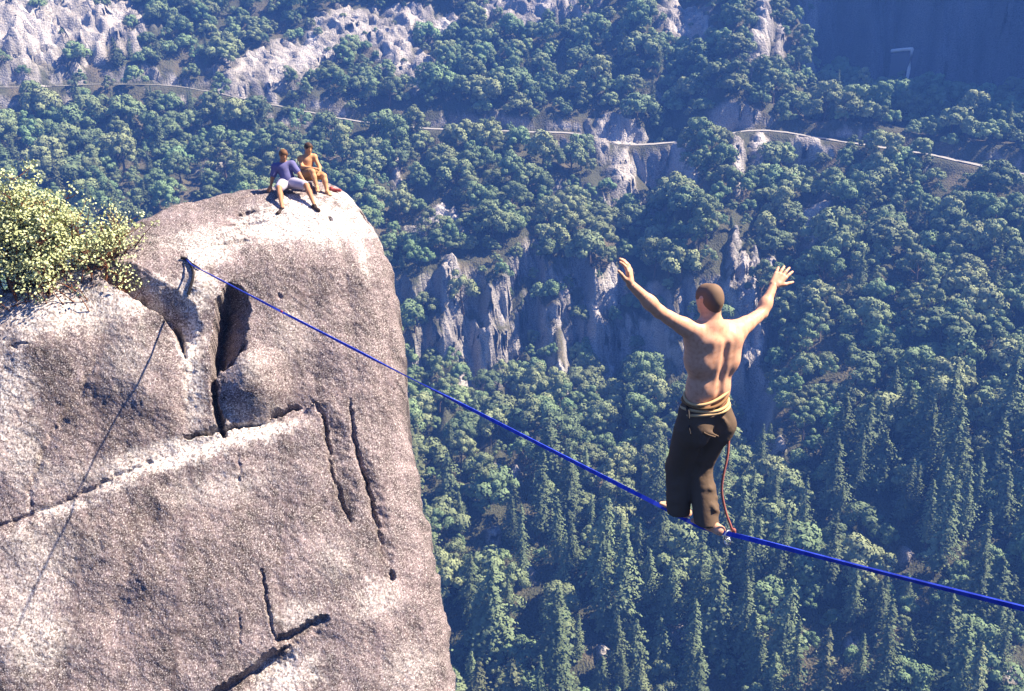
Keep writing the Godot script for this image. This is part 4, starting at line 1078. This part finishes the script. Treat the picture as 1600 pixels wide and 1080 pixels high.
func build_sitters() -> void:
	# in a blue shirt, pale shorts and dark shoes
	var J := SITTER_A
	var F := Vector3(0.45, -0.12, 0.88).normalized()
	var o := thing("person", "seated person in a blue shirt, pale shorts and dark shoes on the rock rim", "person", Vector3(-4.887,-2.524,-18.944))
	var lh := hand(J.wr_l, (J.hand_l - J.wr_l).normalized(), Vector3(0.2, -0.6, -0.6), 1.0, 0.2, 1.0)
	var rh := hand(J.wr_r, (J.hand_r - J.wr_r).normalized(), Vector3(-0.2, -0.9, 0.2), -1.0, 0.3, 0.6)
	part("body", skin_mesh([[sitter_bones(J, F, Vector3(0.9, 0, -0.4)), 0.016], [lh, 0.006], [rh, 0.006]]), M.skin_dark, o)
	var c: Vector3 = J.head
	var U: Vector3 = (J.head - J.neck).normalized()
	part("hair", skin_mesh([[[bone(c - F * 0.034 + U * 0.03, c + F * 0.03 + U * 0.035, 0.094, 0.082, 0.02, U, 1.12), bone(c + F * 0.15 - U * 0.03, c + F * 0.13 - U * 0.16, 0.085, 0.12, 0.01, Vector3.ZERO, 1.0, true), bone(c - U * 0.19 - F * 0.1, c - U * 0.19 + F * 0.1, 0.1, 0.14, 0.01, Vector3.ZERO, 1.0, true)], 0.012]]), M.hair, o)
	var lean := Vector3(0.9, 0, -0.4)
	var shirt := [bone(J.chest + U * 0.03, J.belly, 0.138, 0.125, 0.06, lean, 1.12), bone(J.belly, (J.hip_l + J.hip_r) * 0.5 + U * 0.04, 0.125, 0.135, 0.06), bone(J.sh_l, J.sh_r, 0.078, 0.078, 0.05), bone(J.neck - U * 0.03, J.sh_l, 0.06, 0.075, 0.04), bone(J.neck - U * 0.03, J.sh_r, 0.06, 0.075, 0.04)]
	for s in ["l", "r"]: shirt.append(bone(J["sh_" + s], J["sh_" + s].lerp(J["el_" + s], 0.75), 0.08, 0.07, 0.03))
	part("shirt", skin_mesh([[shirt, 0.016]]), M.blue_shirt, o)
	var shorts := [bone(J.hip_l, J.hip_r, 0.145, 0.145, 0.05)]
	for s in ["l", "r"]: shorts.append(bone(J["hip_" + s], J["hip_" + s].lerp(J["kn_" + s], 0.86), 0.13, 0.098, 0.04))
	part("shorts", skin_mesh([[shorts, 0.016]]), M.pale_cloth, o)
	for s in ["l", "r"]:
		var d: Vector3 = (J["toe_" + s] - J["an_" + s]).normalized()
		part("shoe", skin_mesh([[[bone(J["an_" + s] - U * 0.02, J["an_" + s] - U * 0.07 - d * 0.03, 0.05, 0.048, 0.03), bone(J["an_" + s] - U * 0.07, J["toe_" + s], 0.052, 0.04, 0.03)], 0.012]]), M.shoe, o)
	# without a shirt, in tan shorts
	J = SITTER_B
	F = Vector3(0.5, -0.1, 0.86).normalized()
	o = thing("person", "seated bare chested person in tan shorts, farther right on the rim", "person", Vector3(-4.555,-2.392,-19.43))
	lh = hand(J.wr_l, (J.hand_l - J.wr_l).normalized(), Vector3(0.1, -0.9, 0.1), 1.0, 0.3, 0.6)
	rh = hand(J.wr_r, (J.hand_r - J.wr_r).normalized(), Vector3(0.0, -0.9, 0.3), -1.0, 0.3, 0.6)
	var bare := sitter_bones(J, F, lean)
	for s in ["l", "r"]: bare += foot(J["an_" + s], J["an_" + s] + Vector3(0, -0.05, 0) - (J["toe_" + s] - J["an_" + s]) * Vector3(0.3, 0, 0.3), J["toe_" + s])
	part("body", skin_mesh([[bare, 0.016], [lh, 0.006], [rh, 0.006]]), M.skin_tan, o)
	c = J.head
	U = (J.head - J.neck).normalized()
	part("hair", skin_mesh([[[bone(c - F * 0.034 + U * 0.03, c + F * 0.03 + U * 0.035, 0.092, 0.08, 0.02, U, 1.12), bone(c + F * 0.15 - U * 0.03, c + F * 0.13 - U * 0.16, 0.085, 0.12, 0.01, Vector3.ZERO, 1.0, true), bone(c - U * 0.19 - F * 0.1, c - U * 0.19 + F * 0.1, 0.1, 0.14, 0.01, Vector3.ZERO, 1.0, true)], 0.012]]), M.hair_dark, o)
	shorts = [bone(J.hip_l, J.hip_r, 0.142, 0.142, 0.05)]
	for s in ["l", "r"]: shorts.append(bone(J["hip_" + s], J["hip_" + s].lerp(J["kn_" + s], 0.8), 0.128, 0.092, 0.04))
	part("shorts", skin_mesh([[shorts, 0.016]]), M.tan_cloth, o)
	# a red shoe lying beside
	var at := on_rock(Vector3(-3.913,-2.53,-19.304))
	var rs := buf()
	nets(rs, [bone(Vector3(-0.09, 0.04, -0.02), Vector3(0.1, 0.03, 0.03), 0.045, 0.035, 0.02), bone(Vector3(-0.1, 0.05, -0.02), Vector3(-0.11, 0.1, -0.02), 0.04, 0.035, 0.02), bone(Vector3(-0.11, 0.13, -0.02), Vector3(-0.11, 0.16, -0.02), 0.035, 0.04, 0.01, Vector3.ZERO, 1.0, true)], 0.01)
	var shoe := part("red_shoe", commit(rs, false), M.red)
	shoe.position = at
	tag(shoe, "small red shoe lying on the rim beside the bare chested person", "shoe")

# ------------------------------------------------------------------ the line and its tackle
func build_line() -> void:
	var dir := TO_ANCHOR.normalized()
	var span := TO_ANCHOR.length()
	var tie := rock_point(0.0, 0.0) + FACE_N * 0.05
	var o := thing("slackline", "taut blue webbing line from the rock edge past the walker's feet", "slackline", FEET)
	var pts := []
	for k in 40:                                     # towards the rock: a shallow sag
		var t := 1.0 - k / 40.0
		var y: float = lerpf(0.0, ANCHOR.y - FEET.y, t) - 0.0 * t
		y += -0.012 * 4.0 * t * (1.0 - t)
		pts.append(dir * span * t + Vector3.UP * y)
	for k in 13:
		var t := k / 12.0 * 4.2
		pts.append(-dir * t + Vector3.UP * t * 0.255)
	var w := buf()
	pts[0] = tie - FEET
	var fine := spline(pts, 5)                       # flat webbing that slowly twists
	for i in fine.size() - 1:
		var d: Vector3 = (fine[i + 1] - fine[i]).normalized()
		var side := d.cross(Vector3.UP).normalized()
		var top := side.cross(d)
		var corners := []
		for e in [0, 1]:
			var run: float = (fine[i + e] - fine[0]).length()
			var a := 0.5 * sin(run * 0.9) + 0.35 * sin(run * 2.3)
			var wide := top * cos(a) + side * sin(a)
			var thin := side * cos(a) - top * sin(a)
			corners.append([fine[i + e] + wide * 0.0155 + thin * 0.005, fine[i + e] + wide * 0.0155 - thin * 0.005, fine[i + e] - wide * 0.0155 - thin * 0.005, fine[i + e] - wide * 0.0155 + thin * 0.005])
		for j in 4:
			var j2 := (j + 1) % 4
			var n: Vector3 = ((corners[0][j] + corners[0][j2]) * 0.5 - fine[i]).normalized()
			var tone := Color.WHITE if i % 2 else Color(0.72, 0.75, 0.85)
			tri(w, corners[0][j], corners[0][j2], corners[1][j], n, n, n, tone)
			tri(w, corners[0][j2], corners[1][j2], corners[1][j], n, n, n, tone)
	part("webbing", commit(w), M.webbing, o)
	for t in [0.616]:
		var tb := buf()
		var y: float = lerpf(0.0, ANCHOR.y - FEET.y, t) - 0.012 * 4.0 * t * (1.0 - t)
		var q: Vector3 = dir * span * t + Vector3.UP * y
		tube(tb, [q - dir * 0.035, q + dir * 0.035], 0.019, 8, Color.WHITE, 0.6)
		part("tape_mark", commit(tb), M.red_tape, o)
	# the dark slings at the rock edge
	var s := thing("anchor_sling", "dark sling hanging from the line's end over the rock edge", "sling", tie)
	var sl := buf()
	var f := func(x: float, y: float) -> Vector3: return rock_point(x, y) + FACE_N * 0.035 - tie
	tube(sl, spline([f.call(-0.1, 0.06), f.call(0.02, 0.0), f.call(0.1, -0.2), f.call(0.12, -0.4), f.call(0.05, -0.6), f.call(0.0, -0.72)], 5), 0.032, 7, Color.WHITE, 0.6)
	part("sling", commit(sl), M.black_strap, s)
	var s2 := buf()
	tube(s2, spline([f.call(0.02, 0.0), f.call(0.12, -0.12), f.call(0.24, -0.24)], 4), 0.024, 7, Color.WHITE, 0.6)
	part("sling_tail", commit(s2), M.black_strap, s)
	var ring := buf()
	tube(ring, circle(f.call(0.03, 0.0) + FACE_N * 0.03, Vector3.UP, dir, 0.045), 0.011, 6)
	part("ring", commit(ring), M.steel, s)
	# leash
	var lp: Array = [Vector3(1.45,-2.387,-5.298),Vector3(1.44,-2.481,-5.258),Vector3(1.411,-2.617,-5.218),Vector3(1.406,-2.725,-5.198),Vector3(1.437,-2.858,-5.178),Vector3(1.474,-2.954,-5.158),Vector3(1.493,-3.011,-5.148)]
	var at: Vector3 = lp[-1]
	var l := thing("leash", "red brown leash rope hanging from the walker's harness to the line", "leash", at)
	var lb := buf()
	var rel := []
	for p in spline(lp, 6): rel.append(p - at)
	tube(lb, rel, 0.0085, 7)
	part("rope", commit(lb), M.leash, l)
	var knot := buf()
	nets(knot, [bone(Vector3(0, 0.03, 0), Vector3(0.005, -0.01, 0), 0.016, 0.014, 0.01)], 0.005)
	part("knot", commit(knot, false), M.leash, l)
	var rt := -0.24
	var rc := FEET - dir * 0.24 + Vector3.UP * (0.24 * 0.255 - 0.012)
	var lr := thing("leash_ring", "steel ring round the blue line just behind the walker's heel", "ring", rc)
	var rb := buf()
	tube(rb, circle(Vector3.ZERO, Vector3.UP, dir.cross(Vector3.UP), 0.032), 0.006, 6)
	part("ring", commit(rb), M.steel, lr)
	var cb := buf()
	tube(cb, circle(Vector3(0, -0.045, 0), Vector3.UP, dir, 0.028), 0.0055, 6)
	part("shackle", commit(cb), M.steel, lr)

func circle(c: Vector3, u: Vector3, v: Vector3, r: float) -> Array:
	var out := []
	for k in 17: out.append(c + (u.normalized() * cos(TAU * k / 16.0) + v.normalized() * sin(TAU * k / 16.0)) * r)
	return out

# ------------------------------------------------------------------ materials
func triplanar(m: StandardMaterial3D, scale: float) -> StandardMaterial3D:
	m.uv1_triplanar = true
	m.uv1_world_triplanar = true
	m.uv1_scale = Vector3.ONE * scale
	return m

func materials() -> void:
	var g := mat("granite", Color.WHITE, 0.88)
	g.vertex_color_use_as_albedo = true
	g.albedo_texture = tex(noise(51, 0.032, 4), 1024, [0.0, 0.32, 0.42, 0.52, 0.62, 1.0], [Color(0.42, 0.37, 0.35), Color(0.6, 0.56, 0.54), Color(0.8, 0.77, 0.76), Color(0.9, 0.88, 0.87), Color(0.97, 0.97, 0.97), Color(1, 1, 1)])
	g.detail_enabled = true
	g.detail_blend_mode = BaseMaterial3D.BLEND_MODE_ADD
	g.detail_albedo = tex(noise(52, 0.05, 3), 1024, [0.0, 0.64, 0.7, 0.76, 1.0], [Color(0, 0, 0, 1), Color(0, 0, 0, 1), Color(0.45, 0.44, 0.43, 1), Color(0.78, 0.77, 0.76, 1), Color(0.8, 0.79, 0.78, 1)])
	g.heightmap_enabled = true
	g.heightmap_texture = tex(noise(53, 0.03, 5), 1024, [], [])
	g.heightmap_scale = 0.8
	M.granite = triplanar(g, 0.6)
	var h := mat("hill", Color.WHITE, 0.95)
	h.vertex_color_use_as_albedo = true
	h.albedo_texture = tex(noise(54, 0.03, 5), 1024, [0.0, 0.35, 0.6, 1.0], [Color(0.35, 0.35, 0.35), Color(0.7, 0.7, 0.7), Color(0.95, 0.95, 0.95), Color(1, 1, 1)])
	h.heightmap_enabled = true
	h.heightmap_texture = tex(noise(57, 0.02, 5), 1024, [], [])
	h.heightmap_scale = 60.0
	M.hill = triplanar(h, 0.05)
	var r := mat("road", Color.WHITE, 0.95)
	r.vertex_color_use_as_albedo = true
	M.road = r
	M.leaf = []
	M.needle = []
	for k in 5:
		var v: float = [0.75, 0.92, 1.05, 1.18, 1.32][k]
		var l := mat("leaf", lin(0.148 * v * [0.95, 1.1, 0.92, 1.05, 1.15][k], 0.2 * v, 0.098 * v), 0.7)
		l.vertex_color_use_as_albedo = true
		l.backlight = Color(0.16, 0.18, 0.08)
		M.leaf.append(l)
		var n := mat("needle", lin(0.115 * v, 0.155 * v, 0.08 * v), 0.7)
		n.vertex_color_use_as_albedo = true
		n.backlight = Color(0.1, 0.12, 0.06)
		M.needle.append(n)
	M.sun_edge_paint = mat("sun_edge_paint", lin(0.75, 0.72, 0.68))  # sunlight as a colour, for the flake's edges
	M.shade_darkened_stone = mat("shade_darkened_stone", lin(0.12, 0.12, 0.14))  # darkened in colour to deepen the wall's shade
	M.bark = mat("bark", lin(0.11, 0.08, 0.06))
	M.stem = mat("stem", lin(0.16, 0.07, 0.04))
	var sl := mat("shrub_leaf", lin(0.48, 0.54, 0.31), 0.6)
	sl.vertex_color_use_as_albedo = true
	sl.backlight = Color(0.6, 0.6, 0.25)
	M.shrub_leaf = sl
	M.skin = mat("skin", lin(0.66, 0.38, 0.25), 0.42)
	M.skin.albedo_texture = tex(noise(58, 0.02, 4), 512, [0.0, 0.45, 1.0], [Color(0.86, 0.78, 0.74), Color(0.97, 0.95, 0.94), Color(1, 1, 1)])
	triplanar(M.skin, 2.5)
	M.skin_dark = mat("skin_b", lin(0.36, 0.18, 0.1), 0.55)
	M.skin_tan = mat("skin_c", lin(0.46, 0.25, 0.13), 0.55)
	M.buzz = mat("cropped_hair", lin(0.17, 0.11, 0.075), 0.75)
	M.hair = mat("hair", lin(0.14, 0.07, 0.035), 0.6)
	M.hair_dark = mat("hair_dark", lin(0.06, 0.035, 0.025), 0.6)
	var tr := mat("trousers", lin(0.105, 0.073, 0.052), 0.95)
	tr.heightmap_enabled = true
	tr.heightmap_texture = tex(noise(56, 0.01, 4), 512, [], [])
	tr.heightmap_scale = 0.5
	M.trousers = triplanar(tr, 2.0)
	M.rope = mat("rope", lin(0.5, 0.34, 0.17), 0.8)
	M.rope_dark = mat("rope_dark", lin(0.2, 0.11, 0.05), 0.8)
	M.black_strap = mat("black_strap", lin(0.02, 0.018, 0.02), 0.7)
	M.blue_shirt = mat("blue_shirt", lin(0.115, 0.115, 0.26), 0.9)
	M.pale_cloth = mat("pale_cloth", lin(0.34, 0.32, 0.42), 0.9)
	M.tan_cloth = mat("tan_cloth", lin(0.3, 0.17, 0.08), 0.9)
	M.shoe = mat("shoe", lin(0.03, 0.02, 0.02), 0.7)
	M.red = mat("red", lin(0.3, 0.07, 0.07), 0.7)
	M.red_tape = mat("red_tape", lin(0.4, 0.04, 0.08), 0.6)
	M.leash = mat("leash", lin(0.3, 0.1, 0.08), 0.8)
	M.webbing = mat("webbing", lin(0.03, 0.065, 0.5), 0.75)
	M.webbing.vertex_color_use_as_albedo = true
	var st := mat("steel", lin(0.6, 0.6, 0.62), 0.3)
	st.metallic = 0.9
	M.steel = st

func _ready() -> void:
	var cam := Camera3D.new()
	cam.name = "camera"
	cam.fov = rad_to_deg(2.0 * atan(540.0 / 1350.0))
	cam.rotation_degrees = Vector3(-18, 0, 0)
	cam.near = 0.1
	cam.far = 4000.0
	add_child(cam)
	cam.current = true
	var sky := ProceduralSkyMaterial.new()
	sky.sky_top_color = Color(0.32, 0.48, 0.82)
	sky.sky_horizon_color = Color(0.65, 0.75, 0.9)
	sky.sky_curve = 0.15
	sky.ground_bottom_color = Color(0.16, 0.19, 0.2)
	sky.ground_horizon_color = Color(0.4, 0.5, 0.6)
	var env := Environment.new()
	env.background_mode = Environment.BG_SKY
	env.sky = Sky.new()
	env.sky.sky_material = sky
	env.background_energy_multiplier = 0.3
	env.tonemap_mode = Environment.TONE_MAPPER_LINEAR
	env.tonemap_exposure = 4.1
	env.sdfgi_enabled = true
	env.ssao_enabled = true
	env.ssil_enabled = true
	env.fog_enabled = true
	env.fog_density = 0.00052
	env.fog_light_color = Color(0.36, 0.58, 1.0)
	var we := WorldEnvironment.new()
	we.name = "world_environment"
	we.environment = env
	add_child(we)
	var sun := DirectionalLight3D.new()
	sun.name = "sun"
	sun.light_color = Color(1.0, 0.93, 0.83)
	sun.light_energy = 1.6
	sun.light_angular_distance = 0.5
	sun.shadow_enabled = true
	sun.basis = Basis.looking_at(-SUN)
	add_child(sun)
	materials()
	build_ground()
	build_rock()
	build_trees()
	build_flake()
	build_shrub()
	build_line()
	build_walker()
	build_sitters()
